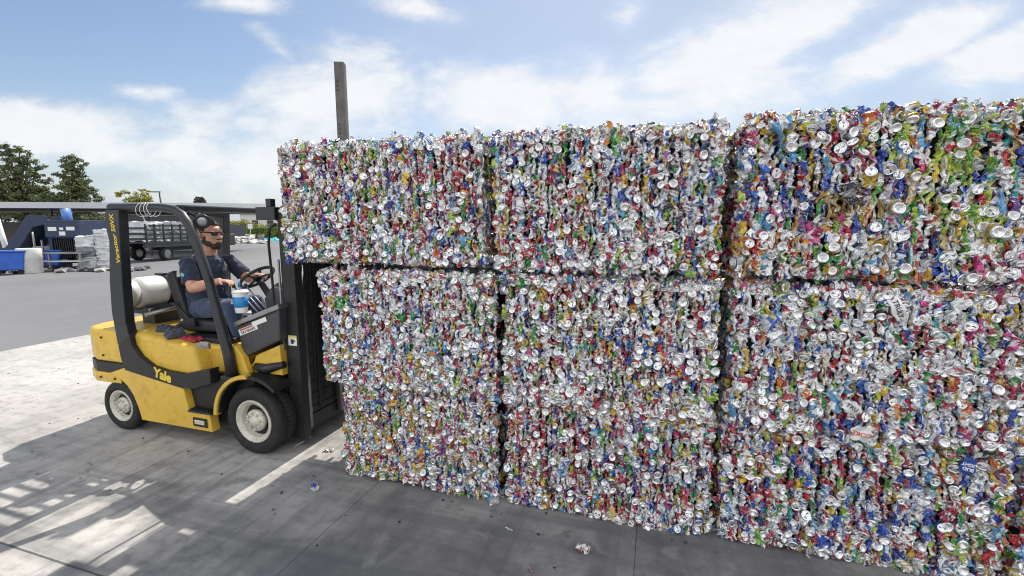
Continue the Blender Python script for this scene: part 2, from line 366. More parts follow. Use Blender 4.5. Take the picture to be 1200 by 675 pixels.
for (px, py, rx, ry, rot, st) in [(85, 160, 270, 36, -10, 1.15), (330, 190, 230, 38, 2, .85), (395, 120, 125, 56, 10, 1.15), (235, 150, 90, 28, 25, .6), (590, 118, 130, 44, 0, 1.1), (690, 108, 75, 42, 0, 1.1),
        (860, 66, 200, 42, 24, 1.2), (800, 118, 190, 42, 12, 1.05), (770, 55, 90, 14, 22, .6), (1075, 46, 120, 32, 22, 1.2), (1175, 66, 100, 34, 20, 1.15),
        (285, 4, 50, 12, 0, .9), (488, 10, 55, 14, -8, .9), (330, 60, 60, 12, -40, .55), (738, 15, 26, 22, 60, .75), (170, 108, 40, 8, 0, .5), (700, 150, 240, 22, 0, .6),
        (-300, 60, 200, 40, 10, .9), (1500, 60, 240, 60, 10, .9), (620, -160, 240, 60, 10, .9), (200, -180, 200, 50, -10, .8)]:
    u0, v0 = uv_of(px, py); c_, s_ = math.cos(R(rot)), math.sin(R(rot))
    du = mth(nt, 'SUBTRACT', U, u0); dv = mth(nt, 'SUBTRACT', V, v0)
    a = mth(nt, 'DIVIDE', mth(nt, 'ADD', mth(nt, 'MULTIPLY', du, c_), mth(nt, 'MULTIPLY', dv, s_)), rx / FOCAL)
    b_ = mth(nt, 'DIVIDE', mth(nt, 'SUBTRACT', mth(nt, 'MULTIPLY', dv, c_), mth(nt, 'MULTIPLY', du, s_)), ry / FOCAL)
    d = mth(nt, 'SQRT', mth(nt, 'ADD', mth(nt, 'MULTIPLY', a, a), mth(nt, 'MULTIPLY', b_, b_)))
    g = mth(nt, 'MULTIPLY', mth(nt, 'SUBTRACT', 1.45, d), st)
    acc = g if acc is None else mth(nt, 'MAXIMUM', acc, g)
fld = mth(nt, 'ADD', acc, mth(nt, 'MULTIPLY_ADD', cn2, 2.6, -1.28))
fld = mth(nt, 'ADD', fld, mth(nt, 'MULTIPLY_ADD', cn3, .7, -.35))
cm = N(nt, 'ShaderNodeMapRange'); cm.interpolation_type = 'SMOOTHSTEP'; L(nt, fld, cm.inputs[0]); cm.inputs[1].default_value = -.05; cm.inputs[2].default_value = 1.25
# thin veil all over, thicker towards the horizon and the sun
veil = mth(nt, 'MULTIPLY_ADD', cn, .9, .12)
veil = mth(nt, 'MULTIPLY', veil, mth(nt, 'MULTIPLY_ADD', U, .85, .62, clamp=True))
hz = mth(nt, 'POWER', mth(nt, 'SUBTRACT', 1, mth(nt, 'MAXIMUM', V, 0), clamp=True), 5.5)
veil = mth(nt, 'MAXIMUM', veil, mth(nt, 'MULTIPLY', hz, .92))
front = mth(nt, 'MULTIPLY', cm.outputs[0], .93)
cloud = mth(nt, 'MAXIMUM', front, veil, clamp=True)
ccol = mixc(nt, cn3, (6.6, 6.8, 7.1), (8.0, 8.0, 8.0))
hcol = mixc(nt, cm.outputs[0], (4.6, 5.1, 5.8), ccol)
skyc = mixc(nt, cloud, sky.outputs[0], hcol)
# added bright cloud in the unseen sky behind the camera, to brighten the bales
back = mth(nt, 'MULTIPLY', mth(nt, 'MULTIPLY', Y, -3, clamp=True), ramp(nt, cn, [(.36, (0, 0, 0)), (.5, (1, 1, 1))]))
L(nt, mixc(nt, back, skyc, (12.4, 12.5, 12.8)), bg.inputs['Color'])
bg.inputs['Strength'].default_value = .115
vs = scene.view_settings; vs.view_transform = 'Standard'; vs.look = 'None'; vs.exposure = .16; vs.gamma = 1; vs.use_curve_mapping = False

# ------------------------------------------------------------------ ground
def sheet(name, pts, z, mat, loc=(0, 0, 0), rz=0):
    b = MB(); b.bm.faces.new([b.bm.verts.new((x, y, z)) for x, y in pts]); o = b.build(name, mat, None, loc, rz, recalc=False)
    return tag(o, kind='structure')
g = sheet('ground', [(-1500, -300), (1500, -300), (1500, 2500), (-1500, 2500)], -.004, M['asphalt'])
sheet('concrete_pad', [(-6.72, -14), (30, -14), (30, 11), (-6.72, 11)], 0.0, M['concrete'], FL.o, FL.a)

# ------------------------------------------------------------------ cans
FAM = {  # base colour, accent, second accent, bareness
 'white': ((.82, .82, .80), (.45, .06, .07), (.55, .58, .6), .35), 'silver': ((.76, .77, .78), (.62, .62, .63), (.25, .3, .5), .85),
 'whiteblue': ((.78, .81, .84), (.05, .13, .5), (.6, .6, .62), .4), 'red': ((.50, .015, .025), (.72, .70, .68), (.42, .02, .04), .3),
 'crimson': ((.36, .012, .06), (.66, .6, .62), (.5, .05, .12), .35), 'blue': ((.02, .07, .40), (.62, .66, .72), (.03, .15, .5), .3),
 'navy': ((.012, .025, .14), (.45, .1, .12), (.5, .5, .55), .35), 'sky': ((.10, .33, .56), (.7, .72, .74), (.05, .2, .45), .3),
 'green': ((.03, .26, .05), (.68, .7, .66), (.3, .42, .05), .3), 'lime': ((.42, .55, .05), (.72, .74, .5), (.10, .35, .05), .25),
 'yellow': ((.68, .46, .02), (.7, .68, .6), (.55, .3, .02), .3), 'gold': ((.55, .40, .16), (.68, .62, .5), (.4, .24, .08), .7),
 'orange': ((.66, .17, .02), (.7, .66, .6), (.6, .35, .04), .25), 'purple': ((.16, .06, .30), (.6, .58, .66), (.3, .1, .3), .3),
 'pink': ((.58, .05, .22), (.72, .66, .68), (.7, .3, .4), .25), 'teal': ((.04, .32, .34), (.6, .68, .68), (.1, .45, .4), .3), 'black': ((.02, .02, .022), (.3, .3, .3), (.3, .05, .03), .35)}
BASEW = {'white': 25, 'silver': 19, 'whiteblue': 9, 'red': 6.2, 'crimson': 4.2, 'blue': 8, 'navy': 3.5, 'sky': 3.5, 'green': 5, 'lime': 5, 'yellow': 5.5, 'gold': 4, 'orange': 2.2, 'purple': 2.4, 'pink': 2, 'teal': 1.5, 'black': 1.5}
famn = list(FAM)
def grid_faces(rings, n, start=0):
    f = []
    for i in range(rings - 1):
        for k in range(n):
            f.append((start + i * n + k, start + i * n + (k + 1) % n, start + (i + 1) * n + (k + 1) % n, start + (i + 1) * n + k))
    return f
def make_variant(kind, fam, r):
    """a crushed drinks can as arrays: verts, quads, face colours, smooth flags.  side: axis z, seen from -y; lid: axis y, lid towards -y"""
    n = 14 if kind == 'side' else 18
    base, acc_, acc2, bare = FAM[fam]
    if kind == 'side': prof = [(.0, -.5), (.55, -.5), (.70, -.52), (.78, -.49), (1, -.40), (1, -.24), (1, -.10), (1, .04), (1, .18), (1, .32), (.93, .42), (.80, .49), (.74, .51), (.66, .475), (.0, .47)]
    else: prof = [(.0, -.435), (.42, -.44), (.60, -.455), (.66, -.425), (.72, -.44), (.80, -.50), (.86, -.49), (.88, -.44), (1.0, -.34), (1.0, -.2), (1.0, -.05), (.95, .1), (.8, .2)]
    dome = kind == 'lid' and r.random() < .62
    if dome: prof = [(.0, -.38), (.3, -.395), (.5, -.43), (.66, -.49), (.72, -.5), (.78, -.48), (.9, -.42), (1., -.34), (1, -.22), (1, -.05), (.95, .1), (.8, .2)]
    nr = len(prof); P = np.zeros((nr, n, 3)); ang = np.arange(n) * 2 * np.pi / n
    for i, (rr, h) in enumerate(prof):
        P[i, :, 0] = np.cos(ang) * rr * .033; P[i, :, 1] = np.sin(ang) * rr * .033; P[i, :, 2] = h * .118
    off = Vector((r.uniform(0, 50), r.uniform(0, 50), r.uniform(0, 50)))
    V_ = P.reshape(-1, 3)
    if kind == 'side':
        sx = r.uniform(.22, .58); sy = r.uniform(.5, .85); sz = r.uniform(.55, .95); ph = r.uniform(0, 6.28); k1 = r.uniform(35, 85); bend = r.uniform(-1, 1) * 2.2; tw = r.uniform(-1, 1) * 9
        for q in range(len(V_)):
            x, y, z = V_[q]; nz = noise.noise_vector(Vector((x, y, z)) * 28 + off); n2 = noise.noise_vector(Vector((x, y, z)) * 75 + off)
            a = tw * z; x, y = x * math.cos(a) - y * math.sin(a), x * math.sin(a) + y * math.cos(a)
            pin = 1 - .38 * abs(math.sin(z * k1 + ph)) * (1 - abs(z) / .062 * .4)
            x = x * sx * pin + nz.x * .012 + n2.x * .005 + bend * (z * z - .0016) + .006 * math.sin(z * 2 * k1 + ph)
            y = y * sy * (1.25 - .35 * pin) + nz.y * .014 + n2.y * .005 + .006 * math.sin(z * k1 * 1.7 + ph * 2)
            z = z * sz + nz.z * .014
            V_[q] = (x, y, z)
        V_ = V_ - V_.mean(0)
    else:
        e = r.uniform(.62, 1.0) if r.random() < .5 else r.uniform(.88, 1); cr = r.uniform(.2, .6); dn = r.uniform(0, 6.28); depth = r.uniform(0, .014)
        for q in range(len(V_)):
            x, y, z = V_[q]; w = min(1, max(0, (z + .05) / .06)); nz = noise.noise_vector(Vector((x, y, z)) * 30 + off); l = noise.noise_vector(Vector((x, y, z)) * 22 + off)
            zz_ = z * (.5 if z > -.045 else 1) + l.z * .009 + depth * max(0, math.cos(math.atan2(y, x) - dn)) * (math.hypot(x, y) / .033)
            if z > -.04: x += nz.x * .022 ; y += nz.y * .022; zz_ = (z + .045) * cr - .045 + nz.z * .02
            else: x += l.x * .004; y += l.y * .004
            V_[q] = (x * e, y, zz_)
        V_[:, 2] += .045
        V_ = V_[:, [0, 2, 1]] * np.array([1, 1, 1])        # lid to -y
    F = grid_faces(nr, n); F = np.array(F)
    col = np.zeros((len(F), 4)); sm = np.zeros(len(F), bool)
    ph = r.uniform(0, 6.28); band = r.uniform(.15, .8); wave = r.uniform(.1, .5); style = r.randrange(4)
    lidc = FAM['gold'][0] if r.random() < .05 else tuple(r.uniform(.88, .95) for _ in range(1)) * 3
    for i in range(nr - 1):
        for k in range(n):
            fi = i * n + k; a = ang[k] + ph; h = i / (nr - 1)
            if kind == 'side': isend = i <= 2 or i >= nr - 4
            else: isend = i < (7 if not dome else 6)
            if isend:
                j = 1 - .06 * ((i + k) % 2); c = (lidc[0] * j, lidc[1] * j, lidc[2] * j, 1.0)
                if kind == 'lid' and not dome and i <= 1 and k in (3, 4, 5): c = (.30, .30, .30, 1.)
                if kind == 'lid' and not dome and i <= 1 and k in (12, 13) and r.random() < .6: c = (.05, .05, .05, .6)
            else:
                t = math.sin(a + wave * 9 * h)
                if style == 0: s = acc_ if t > .45 else base
                elif style == 1: s = acc_ if abs(h - band) < .09 else (acc2 if t > .75 else base)
                elif style == 2: s = acc_ if t * math.sin(h * 14 + ph) > .45 else base
                else: s = acc2 if t > .8 else (acc_ if (t < -.75) else base)
                j = r.uniform(.86, 1.08); c = tuple(min(.9, v * j) for v in s) + (bare * r.uniform(.6, 1.2),)
                if r.random() < .05: c = (.62, .62, .62, 1)
            col[fi] = c; sm[fi] = isend
    return V_.astype(np.float32), F.astype(np.int32), col.astype(np.float32), sm
def arrays_mesh(name, Vs, Fs, Cs, Ss):
    V_ = np.concatenate(Vs); off = np.cumsum([0] + [len(v) for v in Vs[:-1]]); F = np.concatenate([f + o for f, o in zip(Fs, off)]); Cc = np.concatenate(Cs); S = np.concatenate(Ss)
    me = bpy.data.meshes.new(name); me.vertices.add(len(V_)); me.vertices.foreach_set('co', V_.astype(np.float32).ravel())
    me.loops.add(F.size); me.loops.foreach_set('vertex_index', F.ravel()); me.polygons.add(len(F))
    me.polygons.foreach_set('loop_start', np.arange(0, F.size, 4, dtype=np.int32)); me.polygons.foreach_set('loop_total', np.full(len(F), 4, np.int32))
    me.polygons.foreach_set('use_smooth', S)
    me.update(calc_edges=True)
    at = me.color_attributes.new('print', 'FLOAT_COLOR', 'CORNER'); at.data.foreach_set('color', np.repeat(Cc, 4, axis=0).ravel())
    me.materials.append(M['can']); return me
pr_ = random.Random(5)
VAR = {'side': {}, 'lid': {}}; VMESH = {}
for fam in famn:
    w = BASEW[fam]; VAR['side'][fam] = [make_variant('side', fam, pr_) for _ in range(14 if w > 10 else 7)]
    VAR['lid'][fam] = [make_variant('lid', fam, pr_) for _ in range(8 if w > 10 else 3)]
def var_mesh(kind, fam, i):
    k = (kind, fam, i)
    if k not in VMESH:
        v, f, c, s = VAR[kind][fam][i]; VMESH[k] = arrays_mesh('crushed_can', [v], [f], [c], [s])
    return VMESH[k]

# colour drifts on the wall, in metres along the wall and up it: (x, z, radius, family, extra weight)
HOT = [(.45, .35, .5, 'yellow', 14), (.7, .3, .4, 'blue', 12), (.5, .5, .4, 'orange', 8), (1.1, .4, .3, 'gold', 14), (1.62, .62, .22, 'red', 50), (1.75, .5, .2, 'crimson', 20),
       (2.0, .35, .4, 'crimson', 12), (3.1, .35, .5, 'crimson', 14), (3.6, .5, .5, 'blue', 8), (3.5, .2, .6, 'navy', 10), (1.2, 1.35, .12, 'green', 40), (.9, 1.0, .12, 'green', 40), (1.6, 1.0, .2, 'red', 16),
       (3.75, 2.35, .2, 'lime', 80), (3.8, 2.05, .15, 'lime', 60), (3.1, 2.35, .35, 'crimson', 9), (3.6, 2.2, .5, 'yellow', 8), (3.3, 2.3, .5, 'blue', 8), (3.2, 2.2, .3, 'purple', 14), (2.95, 2.5, .15, 'yellow', 20), (4.0, 2.45, .3, 'teal', 10),
       (3.4, 2.15, .2, 'gold', 50), (2.85, 2.0, .1, 'red', 40), (2.83, 1.78, .12, 'orange', 30), (1.35, 2.5, .13, 'blue', 60), (1.5, 2.0, .12, 'red', 50), (1.7, 1.8, .3, 'red', 16), (.35, 2.3, .4, 'lime', 8),
       (0., 2.2, .1, 'red', 30), (.95, 2.3, .16, 'red', 30), (1.0, 2.0, .12, 'blue', 40), (2.2, 1.3, .2, 'blue', 14), (2.6, .85, .1, 'yellow', 40), (3.6, 1.75, .5, 'orange', 6), (4.0, 1.6, .3, 'pink', 8), (3.3, 1.5, .3, 'whiteblue', 20)]
LIDM = {1: .62, 2: .85, 3: .7, 4: 1.1, 5: .75, 6: .95, 9: .72, 10: .8, 12: .78}
WHITE = {1: .9, 2: 1.5, 3: .95, 4: 1.35, 5: .85, 6: 1.2, 9: 1.0, 10: 1.05, 12: .58}
SIZE = {1: .80, 2: .86, 3: .86, 4: .92, 5: .98, 6: 1.02, 12: 1.08, 10: .92, 9: .88}
def pick_fam(x, z, r, wm=1.):
    w = dict(BASEW)
    for k in ('white', 'silver', 'whiteblue'): w[k] *= wm
    for hx, hz_, rad, f, ex in HOT:
        d2 = ((x - hx) ** 2 + (z - hz_) ** 2) / (rad * rad)
        if d2 < 4: w[f] += ex * math.exp(-d2)
    t = r.random() * sum(w.values())
    for f, v in w.items():
        t -= v
        if t <= 0: return f
    return 'white'
def bale(ix, x0, x1, z0, z1, depth, label, y0=0., top=1., seed=0, round_r=0., yaw=0., endshade=True, left=True, right=True):
    """one pressed bale: dark pressed core, a skin of crushed cans; origin at its lower front left corner"""
    r = random.Random(100 + seed); Lx, Hz = x1 - x0, z1 - z0
    lm_, sz_ = LIDM.get(seed, 1.), SIZE.get(seed, 1.)
    root = empty('can_bale', WL.w(x0, y0, z0), WL.a + R(yaw), label, 'bale', 'stacked bales of crushed drinks cans')
    b = MB(); b.box(.05, Lx - .05, .07, depth - .04, .035, Hz - .035)
    bmesh.ops.subdivide_edges(b.bm, edges=b.bm.edges[:], cuts=10, use_grid_fill=True)
    for v in b.bm.verts: v.co += noise.noise_vector(v.co * 7 + Vector((seed, 0, 0))) * .012
    b.build('pressed_core', M['core'], root)
    so_ = Vector((seed * 3.1, 1.7, 0))
    def front_y(x, z):
        d = noise.noise(Vector((x * 2.2, z * 2.2, 0)) + so_) * .035 + noise.noise(Vector((x * 26, z * 3.5, 5)) + so_) * .016
        ex = min(x, Lx - x); ez = min(z, Hz - z)
        if ex < .07: d += (.07 - ex) ** 2 * 6
        if ez < .06: d += (.06 - ez) ** 2 * 7
        if round_r and Lx - x < round_r: d += ((round_r - (Lx - x)) / round_r) ** 2 * .10
        return d
    items = []
    def put(kind, loc, rot, sc, prio, fam=None, wx=None):
        fam = fam or pick_fam(x0 + (loc[0] if wx is None else wx), z0 + loc[2], r, WHITE.get(seed, 1.))
        items.append((prio, kind, fam, r.randrange(len(VAR[kind][fam])), loc, rot, sc))
    # front: pressed columns of flattened cans
    x = 0.012
    while x < Lx - .01:
        cw = r.uniform(.022, .036) * sz_; z = r.uniform(-.03, .03); jx = x + cw / 2
        drift = r.uniform(-.02, .02)
        while z < Hz - .008:
            dens = noise.noise(Vector((jx * 3, z * 4, 9)) + so_)
            if r.random() < (.20 + .22 * dens) * lm_ + (.16 if z < .06 or z > Hz - .1 else 0):
                s = r.uniform(.82, 1.02) * (1 + (sz_ - 1) * .5); zz_ = z + .03
                yy = front_y(jx, zz_) + r.uniform(-.012, .012)
                put('lid', (jx + r.uniform(-.008, .008), yy - .006, min(zz_, Hz - .02)), (r.gauss(0, 12), r.uniform(0, 360), r.gauss(0, 13)), (s, s * .8, s), 1.2 - yy * 8 + s)
                z += .05
            else:
                hgt = r.uniform(.65, 1.3) * sz_; zz_ = z + .045 * hgt
                yy = front_y(jx, zz_) + r.uniform(-.006, .016)
                put('side', (jx + r.uniform(-.006, .006) + drift * z / Hz, yy + .008, min(zz_, Hz - .02)), (r.gauss(0, 9), r.gauss(0, 11) + r.choice((0, 180)), r.uniform(-40, 40)), ((r.uniform(.8, 1.25) * sz_ if r.random() > .10 else r.uniform(1.5, 2.3)), r.uniform(.55, .85), hgt), .6 - yy * 8 + hgt)
                z += .074 * hgt
        x += cw * .88
    # filler behind the skin so that no gap is empty
    for i in range(int(Lx * Hz * 170)):
        xx, zz_ = r.uniform(.02, Lx - .02), r.uniform(.02, Hz - .02)
        put('side', (xx, front_y(xx, zz_) + .055, zz_), (r.gauss(0, 30), r.gauss(0, 40), r.uniform(0, 360)), (1, 1.1, 1), 0)
    # top edge stragglers and upper face
    nt_ = int(Lx * depth * 330 * top)
    for i in range(nt_):
        xx, yy = r.uniform(.0, Lx), (r.uniform(0, depth) if r.random() < .6 else abs(r.gauss(0, .06)) + .01)
        k = 'lid' if r.random() < .3 else 'side'
        if k == 'lid': rot = (r.gauss(-90, 30), 0, r.uniform(0, 360)); rr = (-90 + r.gauss(0, 35), r.uniform(0, 360), 0)
        else: rr = (90 + r.gauss(0, 30), 0, r.uniform(0, 360))
        zt = Hz - .012 - .05 * min(1, max(0, yy - .04) / .35) + noise.noise(Vector((xx * 3, yy * 3, 2)) + so_) * .022 + r.uniform(-.012, .014)
        if yy < .12 and r.random() < .07 * top: rr = (r.gauss(0, 20), r.gauss(0, 25), r.uniform(0, 360)); zt += .022; k = 'side'
        put(k, (xx, max(yy, front_y(xx, Hz) + .008), zt), rr, (1, 1, 1), .3 if yy > .1 else 1.0)
    # ends and underside rim
    for side, on in ((0, left), (1, right)):
        for i in range(int(Hz * depth * (360 if on else 120))):
            yy, zz_ = r.uniform(.01, depth), r.uniform(.02, Hz - .02)
            put('side' if r.random() < .7 else 'lid', ((.018 + r.uniform(-.004, .022)) if side == 0 else Lx - .018 - r.uniform(-.004, .022), yy + (.03 if round_r and side else 0), zz_), (r.gauss(0, 15), r.gauss(0, 15), 90 + r.gauss(0, 30)), (1, 1, 1), .2)
    for i in range(int(Lx * 55)):
        xx = r.uniform(0, Lx); yy = r.uniform(.0, .18)
        put('side', (xx, yy + front_y(xx, 0) * .5, r.uniform(.004, .03)), (90 + r.gauss(0, 20), 0, r.uniform(0, 360)), (1, 1, .9), .1)
    for i in range(int(Lx * Hz * 110)):
        put('side', (r.uniform(0, Lx), depth - r.uniform(0, .03), r.uniform(.02, Hz - .02)), (r.gauss(0, 25), r.gauss(0, 25), r.uniform(0, 360)), (1.3, 1.3, 1.2), 0)
    items.sort(key=lambda t: -t[0])
    Vs, Fs, Cs, Ss = [], [], [], []
    for q, (pr, kind, fam, vi, loc, rot, sc) in enumerate(items):
        m3 = Euler([R(a) for a in rot], 'YXZ' if kind == 'lid' else 'XYZ').to_matrix()
        if q < 100:
            o = bpy.data.objects.new('crushed_can', var_mesh(kind, fam, vi)); C.objects.link(o); o.parent = root
            o.matrix_local = Matrix.LocRotScale(Vector(loc), m3.to_quaternion(), Vector(sc))
        else:
            v, f, c, s = VAR[kind][fam][vi]
            A = np.array(m3) @ np.diag(sc)
            Vs.append(v @ A.T.astype(np.float32) + np.array(loc, np.float32)); Fs.append(f); Cs.append(c); Ss.append(s)
    me = arrays_mesh('crushed_cans', Vs, Fs, Cs, Ss); o = bpy.data.objects.new('crushed_cans', me); C.objects.link(o); o.parent = root
    o['kind'] = 'stuff'
    return root
D = 1.5
B11 = bale(0, .0, 1.31, 0, .765, D, 'bottom bale nearest the forklift mast, flecked with yellow and blue cans', seed=1, y0=.03, top=.25, right=False)
bale(0, -.02 - .10, 1.315, .785, 1.655, D, 'middle tier bale beside the forklift mast, mostly white and silver cans', seed=2, top=.5, right=False, yaw=.0)
bale(0, 1.37, 2.755, 0, .765, D, 'bottom bale second from the left, with a patch of red cans at its upper left', seed=3, y0=.03, top=.25, left=False)
bale(0, 1.36, 2.72, .785, 1.66, D, 'middle tier bale second from the left, silvery with bright round can lids', seed=4, top=.5, left=False)
bale(0, 2.80, 4.24, 0, .76, D, 'bottom bale third from the left, with many dark red and navy cans', seed=5, y0=.025, top=.25)
bale(0, 2.81, 4.25, .785, 1.655, D, 'middle tier bale third from the left, mostly white cans, above the dark red bottom bale', seed=6, top=.5)
bale(0, 4.31, 5.6, 0, .76, D, 'bottom bale at the far right edge of the photo, only a sliver in view', seed=7, top=.25, y0=.02)
bale(0, 4.31, 5.6, .77, 1.66, D, 'middle tier bale at the far right edge, mostly cut off by the frame', seed=8, top=.6, y0=.0)
TOPL = bale(0, -.42, 1.235, 1.74, 2.585, 1.6, 'raised top bale held on the forklift forks at the left end of the stack', seed=9, top=1., y0=-.01, round_r=.22)
T2 = bale(0, 1.31, 2.70, 1.715, 2.58, D, 'top tier bale second from left, an orange can standing on its edge', seed=10, top=1., left=True, y0=-.01)
T3 = bale(0, 2.80, 4.17, 1.715, 2.585, D, 'top right bale, with lime green cans and one crushed black can', seed=12, top=1., y0=-.02)
def special(parent, kind, fam, loc, rot, sc, label):
    o = bpy.data.objects.new('crushed_can', var_mesh(kind, fam, 0)); C.objects.link(o); o.parent = parent
    o.matrix_local = Matrix.LocRotScale(Vector(loc), Euler([R(a) for a in rot], 'XYZ').to_quaternion(), Vector(sc)); o['label'] = label
special(T2, 'side', 'orange', (.73, .0, .85), (5, 4, 20), (1.6, 1.4, 1.5), 'orange can standing up from the top edge')
special(T3, 'side', 'black', (.52, -.05, .46), (0, -15, 10), (2.6, 1., 1.4), 'large crushed black can')
special(T3, 'lid', 'gold', (.74, -.055, .38), (0, 0, 0), (1.15, 1, 1.15), 'gold can lid facing out')
special(T3, 'lid', 'gold', (1.16, -.055, .26), (8, 0, 5), (1.1, 1, 1.1), 'gold can lid near the lower right')
special(T3, 'side', 'sky', (.17, -.03, .84), (0, 70, 10), (2.2, 1.2, 1.1), 'blue and white can on the top corner')
BM6 = [o for o in C.objects if o.type == 'EMPTY' and 'third from the left, mostly white' in o.get('label', '')][0]
BM5 = [o for o in C.objects if o.type == 'EMPTY' and 'many dark red and navy' in o.get('label', '')][0]
def lettered(parent, xw, zw, w, h, rot, mat, txt, tmat, size, seed, label):
    p0 = parent.location; base = Vector(((WL.w(xw, 0) - WL.w(0, 0)).length - (Vector((p0.x, p0.y, 0)) - WL.o).length, -.042, zw - p0.z))
    def z_(x, y): return noise.noise(Vector((x * 22 + seed, y * 22, seed))) * .008 - 2.6 * (x * x + y * y * .5)
    b = MB(); nx, ny = 12, 8
    V2 = [[b.bm.verts.new((w * (i / nx - .5) * (1 + .16 * math.sin(j * 1.1 + seed) - .5 * (j / ny - .5) ** 2), h * (j / ny - .5) * (1 + .14 * math.sin(i * .9 + seed) - .7 * (i / nx - .5) ** 2), z_(w * (i / nx - .5), h * (j / ny - .5)))) for j in range(ny + 1)] for i in range(nx + 1)]
    for i in range(nx):
        for j in range(ny): b.bm.faces.new((V2[i][j], V2[i + 1][j], V2[i + 1][j + 1], V2[i][j + 1]))
    o = b.build('flattened_can', mat, parent, recalc=False); sm = o.modifiers.new('rim', 'SOLIDIFY'); sm.thickness = .012; sm.offset = -1
    o.matrix_local = basis((math.cos(R(rot)), 0, math.sin(R(rot))), (-math.sin(R(rot)), 0, math.cos(R(rot))), base); o['label'] = label
    t = text('lettering', txt, size, tmat, o, Matrix.Translation((0, 0, 0)), .0004, 0, .0006)
    for v in t.data.vertices: v.co.z += z_(v.co.x, v.co.y) + .0022
M['can_blue'] = worn('blue_can_print', (.02, .07, .36), .3, .35, .2, (.3, .3, .35), .3, 30, .3)
M['can_white'] = worn('white_can_print', (.80, .80, .79), .3, .4, .12, (.4, .4, .42), .3, 30, .3)
lettered(BM5, 4.013, .712, .066, .10, 168, M['can_blue'], 'BUD\nLIGHT', M['cup_white'], .025, 2.3, 'flattened blue can with upside down white lettering')
lettered(BM6, 3.50, .84, .10, .085, 172, M['can_white'], 'COKE', M['redink'], .036, 5.1, 'flattened white can with upside down red lettering')
lettered(BM6, 3.605, 1.56, .125, .06, -66, M['can_white'], 'TRULY', M['ink'], .034, 7.7, 'flattened white can with black lettering near the top edge')
lettered(BM6, 3.44, .99, .10, .07, -30, M['can_white'], 'TRU', M['ink'], .032, 9.2, 'flattened white can with faint black lettering')
# ------------------------------------------------------------------ forklift
def PXL(px, py, y):
    """photo measurement on the machine's lengthwise plane y -> (x, z) in machine metres"""
    u = (px - 600) / FOCAL; v = (337.5 - py) / FOCAL
    r = Vector((u, math.cos(PITCH) + v * math.sin(PITCH), -math.sin(PITCH) + v * math.cos(PITCH)))
    p0 = Vector((0, 0, CAM_H)); q = FL.o + FL.y * y; t = (q - p0).dot(FL.y) / r.dot(FL.y); p = p0 + r * t - FL.o
    return (p.dot(FL.x), p.z)
fk = empty('forklift', FL.o, FL.a, 'yellow and black gas forklift with worn paint, lifting the top left bale', 'forklift')
# tail weight
b = MB()
b.prism([(-2.24, -.30), (-2.24, .30), (-2.16, .47), (-1.98, .545), (-1.42, .55), (-1.42, -.55), (-1.98, -.545), (-2.16, -.47)], .67, 1.0, 'z', 0, .035, 3)
cw_ = b.build('counterweight', M['yellow'], fk)
b = MB(); b.prism([(-2.245, -.30), (-2.245, .30), (-2.165, .475), (-1.98, .55), (-1.42, .555), (-1.42, -.555), (-1.98, -.55), (-2.165, -.475)], .57, .672, 'z', 0, .006, 1)
b.build('tail_band', M['black'], fk)
b = MB()
b.prism([(-2.25, -.31), (-2.25, .31), (-2.17, .485), (-1.98, .565), (-1.62, .57), (-1.62, -.57), (-1.98, -.565), (-2.17, -.485)], .47, .568, 'z', 0, .01, 2)
b.prism([(-2.18, -.28), (-2.18, .28), (-1.92, .36), (-1.4, .36), (-1.4, -.36), (-1.92, -.36)], .2, .47, 'z', 0, .03, 2)
bump_ = b.build('tail_skirt', M['yellow'], fk)
# underbody and engine bay hidden behind the skirts
b = MB(); b.box(-1.42, -.1, -.44, .44, .16, .66, bev=.01); b.box(-.5, .2, -.36, .36, .14, .6); b.box(-1.5, -1.2, -.36, .36, .3, .6)
b.build('chassis', M['black'], fk)
# hood: yellow engine cover with its rounded front shoulder
hp = [(-1.44, .60), (-1.44, .985), (-1.39, 1.005), (-.86, .93), (-.70, .915), (-.66, .86), (-.60, .64), (-.60, .58)]
b = MB(); b.prism(hp, -.545, .545, 'y', 0, .05, 4)
hood = b.build('hood', M['yellow'], fk)
for p in hood.data.polygons: p.use_smooth = True
b = MB(); b.box(-.70, -.34, -.40, .40, .30, .905, bev=.03); 
sb_ = b.build('seat_pedestal', M['yellow'], fk)
b = MB(); b.box(-1.40, -.45, -.36, .36, .90, .955, bev=.015); b.build('engine_cover_top', M['black'], fk)
b = MB()
for x_, z_ in ((-1.86, .92), (-1.86, .74), (-1.52, .92), (-1.52, .74), (-1.9, .52), (-1.7, .52)): b.lathe([(.012, 0), (.012, -.006), (0, -.007)], 8, 'y', (x_, -.553 if z_ > .6 else -.572, z_))
b.build('panel_bolts', M['darksteel'], fk)
b = MB(); b.box(-2.262, -2.24, -.08, .08, .49, .56, bev=.005); b.tube([(-2.255, 0, .50), (-2.255, 0, .62)], .018, 8); b.build('tow_pin', M['darksteel'], fk)
